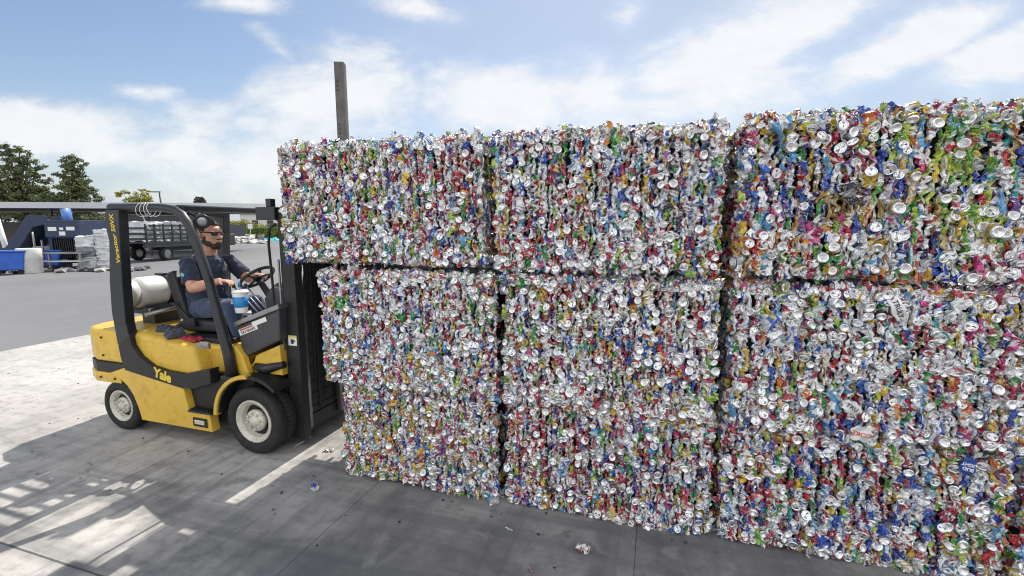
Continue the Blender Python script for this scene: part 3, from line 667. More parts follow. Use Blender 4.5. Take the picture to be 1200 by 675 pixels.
# side skirts, sills and trims, both sides
for s in (-1, 1):
    ypl = .575
    def q(l, y=-ypl): return [PXL(px, py, y) for px, py in l]
    a0, a1 = (-.585, -.50) if s < 0 else (.50, .585)
    sk = q([(129, 437), (146, 431), (178, 441), (216, 454.5), (223, 482), (247, 486), (250, 506), (168, 491.5), (164, 478), (158, 463), (151, 452), (143, 444)])
    b = MB(); b.prism(sk, a0, a1, 'y', 0, .006, 2); b.build('side_skirt', M['yellow'], fk)
    tr = q([(144, 419), (141, 404), (153.6, 390), (156.5, 404), (166, 418), (180, 429), (197, 434.5), (216, 438), (240, 434), (248, 432), (249, 449), (230, 455), (216, 454.5), (178, 442.5), (149, 433)])
    b = MB(); b.prism(tr, a0 - .008 * (s < 0) , a1 + .008 * (s > 0), 'y', 0, .005, 2); b.build('side_trim', M['black'], fk)
    # step well, tread and its plate
    st = MB(); st.prism(q([(217, 455), (249, 449.5), (258, 440), (262, 452), (252, 470), (247, 483), (223, 479)]), a0 + s * -.01 + (.05 if s < 0 else -.0), a1 + (.0 if s < 0 else -.05), 'y', 0, .004, 1)
    st.build('step_well', M['black'], fk)
    x0, z0 = PXL(223, 481, -ypl); x1, z1 = PXL(248, 485, -ypl)
    st = MB(); st.box(x0, x1 + .02, min(s * .60, s * .40), max(s * .60, s * .40), z0 - .004, z0 + .014, bev=.004)
    for i in range(6): st.box(x0 + .015 + i * .038, x0 + .035 + i * .038, min(s * .585, s * .45), max(s * .585, s * .45), z0 + .015, z0 + .026, 0)
    st.build('step_tread', M['darksteel'], fk)
    xx, zz_ = PXL(235, 495, -.59)
    fr = MB(); fr.box(xx - .085, xx + .085, s * .591 - .004, s * .591 + .004, zz_ - .042, zz_ + .042, bev=.004); pl_ = fr.build('data_plate', M['black'], fk)
    fr = MB(); fr.box(xx - .06, xx + .055, s * .596 - .003, s * .596 + .003, zz_ - .018, zz_ + .022, bev=.002); fr.build('plate_face', M['rim'], pl_)
    # front fender hoop
    ar = arc(0, .31, .42, 92, 178, 12)
    inn = arc(0, .31, .385, 178, 92, 12)
    b = MB(); b.prism(ar + inn, min(s * .60, s * .54), max(s * .60, s * .54), 'y', 0, .004, 1); b.build('fender_edge', M['yellow'], fk)
    ar2 = arc(0, .31, .405, 48, 176, 14); in2 = arc(0, .31, .375, 176, 48, 14)
    b = MB(); b.prism(ar2 + in2, min(s * .58, s * .36), max(s * .58, s * .36), 'y', 0, .006, 1); b.build('fender', M['black'], fk)
# yellow brackets and front frame block
for y0 in (-.50, .44):
    b = MB(); b.prism([(-.30, .60), (-.27, .93), (-.22, .95), (-.14, .86), (-.09, .72), (-.09, .66)], y0, y0 + .06, 'y', 0, .01, 2); b.build('pillar_bracket', M['yellow'], fk)
b = MB(); b.prism([(-.24, .70), (-.10, .785), (-.06, .86), (.21, .975), (.22, .70)], -.43, .43, 'y', 0, .008, 2); b.build('front_frame', M['yellow'], fk)
for s in (-1, 1):
    b = MB(); b.tube([(-.06, s * .44, .76), (.06, s * .44, .75), (.24, s * .42, .80)], [.035, .045, .03], 12); b.build('tilt_cylinder', M['darksteel'], fk)
# cowl by the driver's knees with its pale ledge and warning labels
cy = -.455
cl = [PXL(278, 383, cy), PXL(327, 362, cy), PXL(328, 399, cy), PXL(286, 419, cy)]
b = MB(); b.prism(cl, cy, .455, 'y', 0, .012, 2); b.build('cowl', M['greycowl'], fk)
l0, l1 = PXL(276, 377, cy), PXL(328, 356, cy)
b = MB(); b.prism([(l0[0], l0[1]), (l1[0], l1[1]), (l1[0], l1[1] - .045), (l0[0], l0[1] - .045)], cy - .02, cy + .10, 'y', 0, .008, 2); b.build('cowl_ledge', M['steel'], fk)
b = MB(); b.prism([(l0[0], l0[1]), (l1[0], l1[1]), (l1[0], l1[1] - .04), (l0[0], l0[1] - .04)], .36, .47, 'y', 0, .008, 2)
b.build('cowl_ledge', M['steel'], fk)
b = MB()
for t in (.12, .38, .62, .88):
    b.lathe([(.008, -.004), (.008, .006), (0, .008)], 8, 'z', (l0[0] + (l1[0] - l0[0]) * t, cy + .03, l0[1] + (l1[1] - l0[1]) * t + .004))
b.build('ledge_bolts', M['black'], fk)
def on_near(px, py, y, ang=0.): x, z = PXL(px, py, y); return basis((math.cos(ang), 0, math.sin(ang)), (-math.sin(ang), 0, math.cos(ang)), (x, y, z))
ang = math.atan2(l1[1] - l0[1], l1[0] - l0[0])
lab = MB(); lab.box(-.11, .11, -.028, .028, 0, .002, 0)
lab.box(-.095, .10, .010, .024, .0022, .0028, 1)
wl = lab.build('warning_label', [M['white'], M['redink']], fk); wl.matrix_local = on_near(291, 386, cy - .002, ang)
text('label_writing', 'NO RIDERS', .034, M['ink'], wl, Matrix.Translation((0, -.010, .003)))
lab = MB(); lab.box(-.085, .085, -.02, .02, 0, .002, 0); w2 = lab.build('warning_label', [M['white']], fk); w2.matrix_local = on_near(304, 377, cy - .004, ang)
# dashboard, column, steering wheel
b = MB(); b.prism([(-.15, 1.0), (-.22, 1.32), (-.12, 1.44), (.03, 1.42), (.10, 1.2), (.14, 1.0)], -.16, .40, 'y', 0, .03, 3); b.build('dashboard', M['greycowl'], fk)
b = MB(); b.prism([(-.2, 1.30), (-.26, 1.37), (-.12, 1.47), (.0, 1.45), (.05, 1.3)], -.10, .34, 'y', 0, .03, 3); b.build('instrument_pod', M['vinyl'], fk)
sw = Vector((-.46, .02, 1.50)); ax = Vector((-.62, 0, .78)).normalized(); m4 = ax.to_track_quat('Z', 'Y').to_matrix().to_4x4(); m4.translation = sw
b = MB(); rr, tr_ = .165, .016; n1, n2 = 32, 8
rings = []
for i in range(n1):
    a = 2 * math.pi * i / n1
    rings.append([b.bm.verts.new(m4 @ Vector(((rr + tr_ * math.cos(c)) * math.cos(a), (rr + tr_ * math.cos(c)) * math.sin(a), tr_ * math.sin(c)))) for c in [2 * math.pi * k / n2 for k in range(n2)]])
for i in range(n1):
    for k in range(n2):
        f = b.bm.faces.new((rings[i][k], rings[(i + 1) % n1][k], rings[(i + 1) % n1][(k + 1) % n2], rings[i][(k + 1) % n2])); f.smooth = True
for a in (20, 160, 270):
    b.tube([m4 @ Vector((.02 * math.cos(R(a)), .02 * math.sin(R(a)), -.01)), m4 @ Vector((rr * math.cos(R(a)), rr * math.sin(R(a)), 0))], .012, 8)
wheel = b.build('steering_wheel', M['vinyl'], fk)
b = MB(); b.lathe([(.045, -.03), (.045, .0), (.03, .015), (0, .018)], 16, 'z', mat=m4); b.tube([sw + Vector((-.09, .13, .03)), sw + Vector((-.115, .13, .075))], [.012, .022], 10); b.build('hub', M['black'], wheel)
b = MB(); b.tube([sw - ax * .02, sw - ax * .3, (-.16, .02, 1.1)], [.028, .035, .05], 10); b.build('steering_column', M['black'], fk)
for i in range(3):
    y0 = -.20 - i * .055
    b = MB(); b.tube([(-.10, y0, 1.2), (-.25, y0, 1.33), (-.36 - .01 * i, y0, 1.44)], .007, 8); lv = b.build('control_lever', M['steel'], fk)
    b = MB(); b.lathe([(0, -.016), (.014, -.01), (.017, .004), (.010, .016), (0, .019)], 10, 'z', (-.37 - .01 * i, y0, 1.45)); b.build('knob', M['black'], lv)
# seat
b = MB(); b.prism([(-1.25, .96), (-1.22, 1.06), (-1.10, 1.09), (-.72, 1.08), (-.66, 1.05), (-.66, .98)], -.25, .25, 'y', 0, .03, 3)
seat = b.build('seat', M['vinyl'], fk)
b = MB(); b.prism([(-1.10, 1.04), (-1.17, 1.25), (-1.25, 1.50), (-1.30, 1.56), (-1.36, 1.54), (-1.37, 1.48), (-1.28, 1.2), (-1.23, 1.02)], -.23, .23, 'y', 0, .035, 3); b.build('backrest', M['vinyl'], fk)
b = MB(); b.tube([(-1.28, -.26, 1.24), (-1.16, -.285, 1.23), (-1.02, -.285, 1.10), (-.98, -.27, 1.03)], .013, 8); b.tube([(-1.28, .26, 1.24), (-1.16, .285, 1.23), (-1.02, .285, 1.10), (-.98, .27, 1.03)], .013, 8); b.build('hip_restraint', M['black'], fk)
b = MB(); b.box(-1.0, -.94, -.30, -.265, 1.03, 1.12, bev=.008); b.build('belt_buckle', M['black'], fk)
# overhead guard
for s in (-1, 1):
    y0, y1 = (-.575, -.49) if s < 0 else (.49, .575)
    yp = -.575
    pil = [PXL(126, 246, yp), PXL(126, 262, yp), PXL(131, 282, yp), PXL(131.5, 330, yp), PXL(134, 366, yp), PXL(141, 404, yp), PXL(157, 406, yp), PXL(150.5, 380, yp), PXL(147, 340, yp), PXL(144.5, 300, yp), PXL(142, 246, yp)]
    pil = [(x - .035, z) for x, z in pil]
    b = MB(); b.prism(pil, y0, y1, 'y', 0, .006, 2); rp = b.build('rear_pillar', M['guard'], fk)
    pts = []
    for (px, py), w_ in (((131, 243), 1), ((160, 243), 1), ((190, 243.5), 1), ((205, 246), 1), ((214, 252), 1), ((221, 262), 1), ((227, 275), 1), ((246, 331), 1), ((258, 377), 1), ((268, 415), 1), ((273, 441), 1)):
        x, z = PXL(px, py, -.535); pts.append((x, s * .535, z))
    b = MB(); b.tube(pts, [(.036, .042)] * 6 + [(.034, .040)] * 2 + [(.038, .045), (.046, .045), (.055, .045)], 14); b.build('front_pillar', M['guard'], fk)
    b = MB(); x, z = pts[-1][0], pts[-1][2]; b.box(x - .09, x + .08, min(s * .585, s * .47), max(s * .585, s * .47), z - .03, z + .012, bev=.008); b.build('pillar_foot', M['black'], fk)
zr = 2.15
b = MB(); b.box(-1.53, -1.38, -.50, .50, zr - .04, zr + .035, bev=.012); b.build('rear_crossbar', M['guard'], fk)
b = MB(); b.box(-.78, -.68, -.50, .50, zr - .015, zr + .04, bev=.012); b.build('front_crossbar', M['guard'], fk)
for i in range(8):
    y = -.40 + i * .115
    b = MB(); b.box(-1.39, -.77, y - .009, y + .009, zr - .012, zr + .03, bev=.003); b.build('roof_bar', M['guard'], fk)
b = MB(); b.box(-1.10, -1.06, -.49, .49, zr + .005, zr + .022); b.build('roof_stay', M['guard'], fk)
# cable ties hanging off the rail
b = MB()
for k, xx in enumerate((-1.13, -1.10, -1.06, -1.02)):
    b.tube([(xx + .045 * math.sin(t * 6.28) * .3 + .01 * k, -.535 + .058 * math.cos(t * 6.28 + k), 2.15 + .062 * math.sin(t * 6.28 + k)) for t in [i / 14 for i in range(15)]], .0028, 5)
b.tube([(-1.08, -.57, 2.10), (-1.05, -.57, 2.02), (-1.02, -.56, 1.97)], .003, 5)
b.build('cable_ties', M['white'], fk)
# lettering
x0, z0 = PXL(134.5, 280, -.58)
text('lettering', 'Veracitor 50VX', .070, M['yellow_text'], fk, basis((-.062, 0, .998), (-.998, 0, -.062), (-1.462, -.5765, 1.885)), .001, .15, .0012)
xa, za = PXL(180, 436, -.594); xb, zb = PXL(202, 445, -.594); a_ = math.atan2(zb - za, xb - xa)
text('lettering', 'Yale', .125, M['yellow_text'], fk, basis((math.cos(a_), 0, math.sin(a_)), (-math.sin(a_), 0, math.cos(a_)), ((xa + xb) / 2, -.5955, (za + zb) / 2 + .004)), .001, 0, .005)
# work lamp behind the driver, aimed forward
wx, wz = PXL(237, 259, -.42)
lm = Matrix.Translation((wx, -.42, wz)) @ Matrix.Scale(.82, 4) @ Euler((R(0), R(100), R(-38))).to_matrix().to_4x4()
b = MB(); b.lathe([(.0, -.10), (.035, -.095), (.06, -.06), (.076, -.01), (.080, .02), (.080, .035), (.070, .044), (.052, .036)], 24, 'z', mat=lm); wlamp = b.build('work_lamp', M['darksteel'], fk)
b = MB(); b.lathe([(.052, .034), (.04, .039), (0, .042)], 24, 'z', mat=lm); b.build('lens', M['lens'], wlamp)
b = MB(); b.tube([(wx - .01, -.42, wz + .06), (wx - .03, -.45, 2.09), (wx - .05, -.50, 2.13)], .014, 8); b.build('bracket', M['black'], wlamp)
# chrome latch on the hood side
lx, lz = PXL(240, 406, -.56)
b = MB(); b.box(lx - .08, lx + .07, -.575, -.552, lz - .018, lz + .03, bev=.008); b.box(lx - .03, lx + .075, -.588, -.570, lz + .0, lz + .05, bev=.012); b.build('hood_latch', M['steel'], fk)
# wheels
def tyre(x, y, r, w, s, name='wheel'):
    """s: which way the outer face looks"""
    rt = empty(name, (x, y, r)); rt.parent = fk
    P_ = [(r * .61, w * .40), (r * .74, w * .50), (r * .90, w * .49), (r * .975, w * .42), (r, w * .34)]
    prof = [(a, h) for a, h in P_]; prof += [(r, w * .1), (r * .985, w * .09), (r * .985, w * .03), (r, w * .02)]; prof += [(a, h) for a, h in [(r, -w * .34), (r * .975, -w * .42), (r * .9, -w * .49), (r * .6, -w * .45)]]
    b = MB(); b.lathe([(a, h * s) for a, h in prof] + [(prof[0][0], prof[0][1] * s)], 56, 'y', caps=False)
    for k in range(44):
        a = 2 * math.pi * k / 44; b.box(-.006, .006, -w * .34, w * .34, r - .012, r + .001, mat=Matrix.Rotation(a, 4, 'Y'))
    b.build('tyre', M['rubber'], rt)
    q_ = r * .64
    b = MB(); b.lathe([(a * q_, h * s * w) for a, h in ((1.0, .36), (1.0, .46), (.96, .475), (.92, .46), (.89, .42), (.80, .40), (.76, .34), (.72, .16), (.60, .12), (.50, .14))], 40, 'y', caps=False); b.lathe([(r * .64, -s * w * .2), (.02, -s * w * .2)], 30, 'y')
    b.build('rim', M['rim'], rt)
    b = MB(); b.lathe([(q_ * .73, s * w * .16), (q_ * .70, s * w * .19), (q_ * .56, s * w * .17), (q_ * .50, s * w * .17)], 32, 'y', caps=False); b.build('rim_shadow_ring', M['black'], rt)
    b = MB(); b.lathe([(q_ * .52, s * w * .22), (q_ * .50, s * w * .36), (q_ * .44, s * w * .40), (q_ * .24, s * w * .41), (q_ * .20, s * w * .50), (0, s * w * .51)], 28, 'y'); b.build('hub', M['rim'], rt)
    nb = MB(); nb.lathe([(.011, -.004), (.011, s * .018), (0, s * .021)], 6, 'y'); nut = nb.build('wheel_nut', M['rim'], rt)
    for k in range(8):
        a = 2 * math.pi * k / 8 + .2; o_ = nut if k == 0 else nut.copy()
        if k: C.objects.link(o_); o_.parent = rt
        o_.location = (math.cos(a) * q_ * .37, s * w * .405, math.sin(a) * q_ * .37)
    return rt
for s in (-1, 1):
    tyre(0, s * .465, .303, .225, s); tyre(-1.66, s * .49, .247, .18, s)
b = MB(); b.tube([(0, -.40, .31), (0, .40, .31)], .07, 12); b.tube([(-1.66, -.44, .25), (-1.66, .44, .25)], .05, 12); b.build('axles', M['black'], fk)
# mast
for s in (-1, 1):
    y0, y1 = (-.37, -.29) if s < 0 else (.29, .37); yo = y0 if s < 0 else y1 - .02
    b = MB(); b.box(.225, .240, y0, y1, .10, 2.12); b.box(.240, .350, yo, yo + .02, .10, 2.12); b.box(.350, .366, y0, y1, .10, 2.12); b.build('outer_rail', M['black'], fk)
    yi = -.33 if s < 0 else .275
    b = MB(); b.box(.245, .258, yi, yi + .055, .16, 2.42); b.box(.258, .33, yi, yi + .014, .16, 2.42); b.box(.33, .343, yi, yi + .055, .16, 2.42); b.build('inner_rail', M['darksteel'], fk)
    b = MB(); b.tube([(.29, s * .225, .14), (.29, s * .225, 1.7)], .036, 12); b.tube([(.29, s * .225, 1.7), (.29, s * .225, 2.36)], .024, 12, 0); b.build('lift_cylinder', M['steel'], fk)
    b = MB()
    for k in range(46): b.box(.34, .352, s * .17 - .012, s * .17 + .012, .62 + k * .024, .62 + k * .024 + .018)
    b.build('lift_chain', M['darksteel'], fk)
    b = MB(); b.tube([(.33, s * .12, .3), (.34, s * .13, 1.0), (.33, s * .12, 1.9), (.28, s * .12, 2.2)], .013, 8); b.build('hydraulic_hose', M['rubber'], fk)
for z0_, z1_ in ((2.04, 2.14), (.10, .24), (1.1, 1.18)):
    b = MB(); b.box(.235, .27, -.30, .30, z0_, z1_, bev=.005); b.build('mast_crossmember', M['black'], fk)
b = MB(); b.box(.262, .268, -.285, .285, .25, 2.03)  # added dark panel, darkens the open gap between the mast rails
for k in range(14): b.box(.268, .275, -.285, .285, .30 + k * .125, .312 + k * .125)
b.build('mast_dark_panel', M['black'], fk)
b = MB(); b.box(.27, .33, -.27, .27, 2.33, 2.42, bev=.005); b.build('inner_crossmember', M['darksteel'], fk)
b = MB(); b.box(.02, .225, -.40, -.30, 2.055, 2.165, bev=.006); b.box(.12, .175, -.385, -.33, 2.166, 2.235, bev=.004); b.build('mast_stop', M['guard'], fk)
b = MB(); b.tube([(.215, -.385, 2.02), (.150, -.39, 1.98), (.135, -.395, 1.85), (.155, -.395, 1.3), (.20, -.392, .95)], .011, 8); b.build('mast_hose', M['rubber'], fk)
b = MB(); b.box(.205, .219, -.385, -.372, .92, 1.72); b.build('pale_edge_strip', M['steel'], fk)
dx, dz = PXL(342, 399, -.372)
lab = MB(); lab.box(-.045, .045, -.045, .045, 0, .0015, 0); lab.box(-.045, .045, .028, .045, .0017, .0022, 1); lab.box(-.02, .012, -.03, .012, .0017, .0022, 2); lab.box(-.008, .028, -.012, .004, .0024, .0028, 2)
wl = lab.build('warning_label', [M['white'], M['yellow_text'], M['ink']], fk); wl.matrix_local = basis((1, 0, 0), (0, 0, 1), (.30, -.3715, dz))
b = MB(); b.box(.475, .503, -.36, .36, 1.74, 1.80, bev=.005); b.box(.475, .503, -.36, .36, 2.10, 2.16, bev=.005); b.box(.345, .475, -.19, -.16, 1.76, 2.12); b.box(.345, .475, .16, .19, 1.76, 2.12)
b.build('fork_carriage', M['darksteel'], fk)
for s in (-1, 1):
    b = MB(); b.prism([(.503, 2.15), (.53, 2.15), (.53, 1.722), (1.60, 1.718), (1.60, 1.710), (.60, 1.69), (.503, 1.69)], s * .27 - .05, s * .27 + .05, 'y', 0); b.build('fork', M['darksteel'], fk)
# gas tank lying across the tail
tk = empty('gas_cylinder', FL.w(-1.72, 0, 1.33), FL.a, 'white aluminium gas cylinder strapped across the back of the forklift', 'gas cylinder')
b = MB(); b.lathe([(0, -.365), (.06, -.362), (.115, -.335), (.148, -.29), (.158, -.25), (.158, .25), (.148, .29), (.115, .335), (0, .365)], 40, 'y'); b.build('cylinder_body', M['tank'], tk)
b = MB(); b.lathe([(.125, -.43), (.135, -.43), (.138, -.32), (.128, -.32), (.125, -.43)], 36, 'y'); b.build('collar', M['tank'], tk)
for y in (-.02, ):
    b = MB(); b.lathe([(.160, y - .03), (.166, y - .03), (.166, y + .03), (.160, y + .03), (.160, y - .03)], 36, 'y'); b.box(-.05, .05, y - .035, y + .035, .158, .178, bev=.005); b.build('strap', M['darksteel'], tk)
b = MB(); b.tube([(.04, -.37, .0), (.04, -.42, .01)], .022, 10); b.build('valve', M['steel'], tk)
b = MB(); b.prism([(-1.92, 1.12), (-1.86, 1.20), (-1.78, 1.165), (-1.66, 1.165), (-1.58, 1.20), (-1.52, 1.12)], -.30, .30, 'y', 0, .005, 1); b.box(-1.80, -1.62, -.2, .2, .99, 1.12, bev=.01); b.build('tank_cradle', M['darksteel'], fk)
b = MB(); b.tube([(-1.50, -.36, 1.13), (-1.48, .0, 1.16), (-1.48, .36, 1.16)], .022, 10); b.build('tank_rail', M['steel'], fk)
# things lying on the hood
def rag(name, x, y, z, sx, sy, hgt, mat, label, cat, seed, rz=0.):
    b = MB(); n = 14; vs_ = [[None] * (n + 1) for _ in range(n + 1)]; lo = [[None] * (n + 1) for _ in range(n + 1)]
    for i in range(n + 1):
        for j in range(n + 1):
            u, v = i / n * 2 - 1, j / n * 2 - 1; e = max(0, 1 - max(abs(u), abs(v)) ** 3)
            nz = noise.noise(Vector((u * 1.8 + seed, v * 1.8, seed))); wob = 1 + .18 * noise.noise(Vector((u * 2, v * 2, seed + 7)))
            h = hgt * (e ** .5) * (.75 + .9 * nz + .25 * math.sin(u * 9 + nz * 6))
            vs_[i][j] = b.bm.verts.new((u * sx * wob, v * sy * wob, max(.006, h))); lo[i][j] = b.bm.verts.new((u * sx * wob, v * sy * wob, 0))
    for i in range(n):
        for j in range(n):
            f = b.bm.faces.new((vs_[i][j], vs_[i + 1][j], vs_[i + 1][j + 1], vs_[i][j + 1])); f.smooth = True
            b.bm.faces.new((lo[i][j], lo[i][j + 1], lo[i + 1][j + 1], lo[i + 1][j]))
    for k in range(n):
        for a_, c_ in (((k, 0), (k + 1, 0)), ((k + 1, n), (k, n)), ((0, k + 1), (0, k)), ((n, k), (n, k + 1))):
            b.bm.faces.new((lo[a_[0]][a_[1]], lo[c_[0]][c_[1]], vs_[c_[0]][c_[1]], vs_[a_[0]][a_[1]]))
    p = FL.w(x, y, z); o = b.build(name, mat, None, p, FL.a + R(rz)); return tag(o, label, cat)
rag('folded_cloth', -1.27, -.33, .972, .11, .10, .07, M['dark_cloth'], 'crumpled charcoal cloth on the yellow hood, nearer the rear pillar', 'cloth', 3, 20)
rag('folded_cloth', -1.06, -.40, .958, .10, .09, .06, M['dark_cloth'], 'crumpled blue grey cloth on the yellow hood beside the red pouch', 'cloth', 9, -25)
rag('pouch', -.86, -.40, .935, .11, .05, .035, M['red_cloth'], 'flat dark red pouch lying on the hood below the seat', 'pouch', 21, -5)
b = MB(); b.prism([(-.09, 0), (.07, 0), (.02, .13), (.0, .13)], -.06, .06, 'y', 0, .004, 1); b.box(-.095, .075, -.065, .065, 0, .028, 1, bev=.004)
o = b.build('small_box', [M['cup_white'], M['lightblue']], None, FL.w(-1.20, -.17, .957), FL.a + R(-8)); tag(o, 'white wedge shaped box with a pale blue base behind the seat', 'box')
# the driver's cup
cx, cz = PXL(283.5, 366, -.40)
cup = empty('drink_cup', FL.w(cx, -.40, cz + .0), FL.a, 'large white paper cup with blue print and a straw on the forklift ledge', 'cup'); cup.scale = (.86, .86, .88)
b = MB(); b.lathe([(0, 0), (.056, 0), (.058, .004), (.076, .20), (.076, .202), (0, .202)], 28, 'z'); b.build('cup_body', M['cup_white'], cup)
b = MB(); b.lathe([(.0595, .035), (.0605, .035), (.0745, .165), (.0735, .165), (.0595, .035)], 28, 'z'); b.build('printed_band', M['cup_blue'], cup)
b = MB(); b.lathe([(0, .203), (.080, .203), (.081, .214), (.072, .218), (.070, .226), (0, .226)], 28, 'z'); b.build('lid', M['cup_white'], cup)
b = MB(); b.tube([(0, 0, .222), (.004, .0, .29), (-.012, .01, .34)], .005, 8); b.build('straw', M['cup_blue'], cup)
text('emblem', 'ICE', .035, M['cup_white'], cup, basis((1, .0, 0), (0, 0, 1), (-.012, -.0735, .10)), .003) if False else None
b = MB()
for dz_, w_ in ((.125, .022), (.11, .03), (.095, .024)): b.box(-.03 - w_ / 2 - .012, -.03 + w_ / 2 - .012, -.0745, -.062, dz_ - .004, dz_ + .004, mat=Matrix.Rotation(R(-18), 4, 'Z'))
b.build('printed_emblem', M['cup_white'], cup)

# ------------------------------------------------------------------ driver
def remesh(o, vox, smooth=True, disp=None):
    m = o.modifiers.new('fuse', 'REMESH'); m.mode = 'VOXEL'; m.voxel_size = vox; m.use_smooth_shade = smooth
    s = o.modifiers.new('soften', 'SMOOTH'); s.factor = .5; s.iterations = 2
    if disp:
        tx = bpy.data.textures.new(o.name + '_folds', 'CLOUDS'); tx.noise_scale = disp[1]; tx.noise_depth = 2
        d = o.modifiers.new('folds', 'DISPLACE'); d.texture = tx; d.strength = disp[0]; d.mid_level = .5
def ell(b, c, r, rot=(0, 0, 0), n=20):
    m4 = Matrix.LocRotScale(Vector(c), Euler([R(a) for a in rot]), Vector(r)); g = bmesh.ops.create_uvsphere(b.bm, u_segments=n, v_segments=n // 2 + 2, radius=1, matrix=m4)
    for v in g['verts']:
        for f in v.link_faces: f.smooth = True
dr = empty('person', FL.w(-1.06, -.02, 1.10), FL.a, 'seated man in dark navy short sleeved shirt, jeans and sunglasses driving the forklift', 'person')
HY = R(10)
Hc = Vector((.060, .0, .815)); HM = Matrix.Translation(Hc) @ Matrix.Diagonal((1.24, 1.30, 1.18, 1)) @ Matrix.Rotation(HY, 4, 'Z') @ Matrix.Rotation(R(4), 4, 'Y')
def hp_(x, y, z): return HM @ Vector((x, y, z))
def headpart(b, c, r, rot=(0, 0, 0), n=18):
    m4 = HM @ Matrix.LocRotScale(Vector(c), Euler([R(a) for a in rot]), Vector(r)); bmesh.ops.create_uvsphere(b.bm, u_segments=n, v_segments=n // 2 + 2, radius=1, matrix=m4)
Sn, Sf = Vector((.00, -.205, .565)), Vector((.03, .205, .565))      # shoulders, near and far
En, Ef = Vector((.15, -.285, .315)), Vector((.24, .27, .35))
Wn, Wf = Vector((.41, -.20, .385)), Vector((.485, .14, .415))
hipn, hipf = Vector((-.02, -.10, .075)), Vector((-.02, .10, .075))
kn, kf = Vector((.46, -.16, .13)), Vector((.46, .14, .13))
an, af = Vector((.60, -.15, -.30)), Vector((.62, .13, -.30))
b = MB()
# torso, neck, skull and face
b.tube([(-.03, 0, .02), (-.04, 0, .14), (-.03, 0, .28), (0, 0, .42), (.0, 0, .54), (.01, 0, .60), (.02, 0, .64)], [(.12, .16), (.145, .17), (.15, .165), (.13, .17), (.10, .165), (.07, .11), (.06, .07)], 20)
b.tube([(.01, 0, .58), (.02, 0, .64), (.035, 0, .72)], [.095, .088, .080], 16)
headpart(b, (-.010, 0, .035), (.100, .078, .092)); headpart(b, (.030, 0, -.035), (.070, .062, .075)); headpart(b, (.055, 0, -.085), (.040, .040, .032))
headpart(b, (.070, 0, .035), (.028, .05, .045)); headpart(b, (.088, 0, .004), (.014, .013, .034), (0, -18, 0)); headpart(b, (.104, 0, -.012), (.016, .016, .013)); headpart(b, (.085, 0, -.045), (.018, .028, .012))
headpart(b, (.060, .035, -.010), (.030, .026, .026)); headpart(b, (.060, -.035, -.010), (.030, .026, .026))
for s in (-1, 1): headpart(b, (-.012, s * .080, -.002), (.022, .013, .034), (0, 8, s * 18)); headpart(b, (-.014, s * .086, .014), (.018, .010, .018))
# arms
def limb(b, pts, rs, n=14): b.tube(pts, rs, n)
for S, E_, W in ((Sn, En, Wn), (Sf, Ef, Wf)):
    limb(b, [S, S.lerp(E_, .35), S.lerp(E_, .8), E_], [.044, .052, .052, .049]); limb(b, [E_, E_.lerp(W, .25), E_.lerp(W, .65), W], [.049, .053, .040, .030]); ell(b, E_, (.046, .046, .046), n=12)
# hands: palm, four unequal bent fingers and the thumb
def hand(b, W, fwd, up, side, curl=1., grip=.0):
    fwd, up = Vector(fwd).normalized(), Vector(up).normalized(); lat = fwd.cross(up).normalized() * side
    P0 = W + fwd * .015; P1 = W + fwd * .085
    b.tube([W - fwd * .01, P0 + fwd * .02, P1], [(.020, .027), (.017, .040), (.013, .042)], 12)
    for k, (o_, ln) in enumerate(((-.031, .068), (-.010, .078), (.011, .074), (.031, .060))):
        k0 = P1 - lat * o_ * 1. - fwd * .008; a1, a2, a3 = (.35 * curl, .95 * curl, 1.5 * curl)
        p1 = k0 + (fwd * math.cos(a1) - up * math.sin(a1)) * ln * .45; p2 = p1 + (fwd * math.cos(a2) - up * math.sin(a2)) * ln * .32; p3 = p2 + (fwd * math.cos(a3) - up * math.sin(a3)) * ln * .26
        b.tube([k0, p1, p2, p3], [.0095, .0088, .008, .0062], 8)
    t0 = P0 + lat * .026 * 1.; t1 = t0 + (fwd * .6 + lat * .65 - up * .35).normalized() * .04; t2 = t1 + (fwd * .85 + lat * .1 - up * .45).normalized() * .03
    b.tube([t0, t1, t2], [.014, .011, .0085], 8)
hand(b, Wn, (.92, .12, -.02), (-.1, 0, 1), 1, 1.0); hand(b, Wf, (.93, -.25, .0), (-.35, 0, .94), -1, 1.15)
body = b.build('body', M['skin'], dr); remesh(body, .0045)
# shirt with sleeves and collar
b = MB()
b.tube([(-.02, 0, .04), (-.035, 0, .12), (-.02, 0, .26), (.0, 0, .40), (.005, 0, .51), (.008, 0, .585), (.012, 0, .625)], [(.165, .205), (.175, .208), (.172, .196), (.152, .203), (.130, .215), (.105, .175), (.080, .095)], 24)
for S, E_ in ((Sn, En), (Sf, Ef)):
    d = S.lerp(E_, .72); d = S.lerp(E_, .80); ell(b, S + Vector((0, 0, -.022)), (.072, .066, .064), n=14); limb(b, [S + Vector((0, 0, -.015)), S.lerp(E_, .4), d], [.066, .074, .075], 18)
shirt = b.build('shirt', M['shirt'], dr); remesh(shirt, .006, True, (.030, .06))
b = MB()
for s in (-1, 1):
    b.prism([(0, 0), (.085, -.02), (.06, .035), (.0, .03)], -.004, .004, 'z', 0, mat=Matrix.Translation((.062, s * .012, .615)) @ Euler((R(s * 38), R(42), R(s * 62))).to_matrix().to_4x4())
b.tube([(-.06, 0, .655), (-.045, .055, .648), (0, .075, .635), (.05, .055, .618), (.075, .02, .60)], [(.022, .008)] * 5, 8); b.tube([(-.06, 0, .655), (-.045, -.055, .648), (0, -.075, .635), (.05, -.055, .618), (.075, -.02, .60)], [(.022, .008)] * 5, 8)
b.build('collar', M['shirt'], shirt)
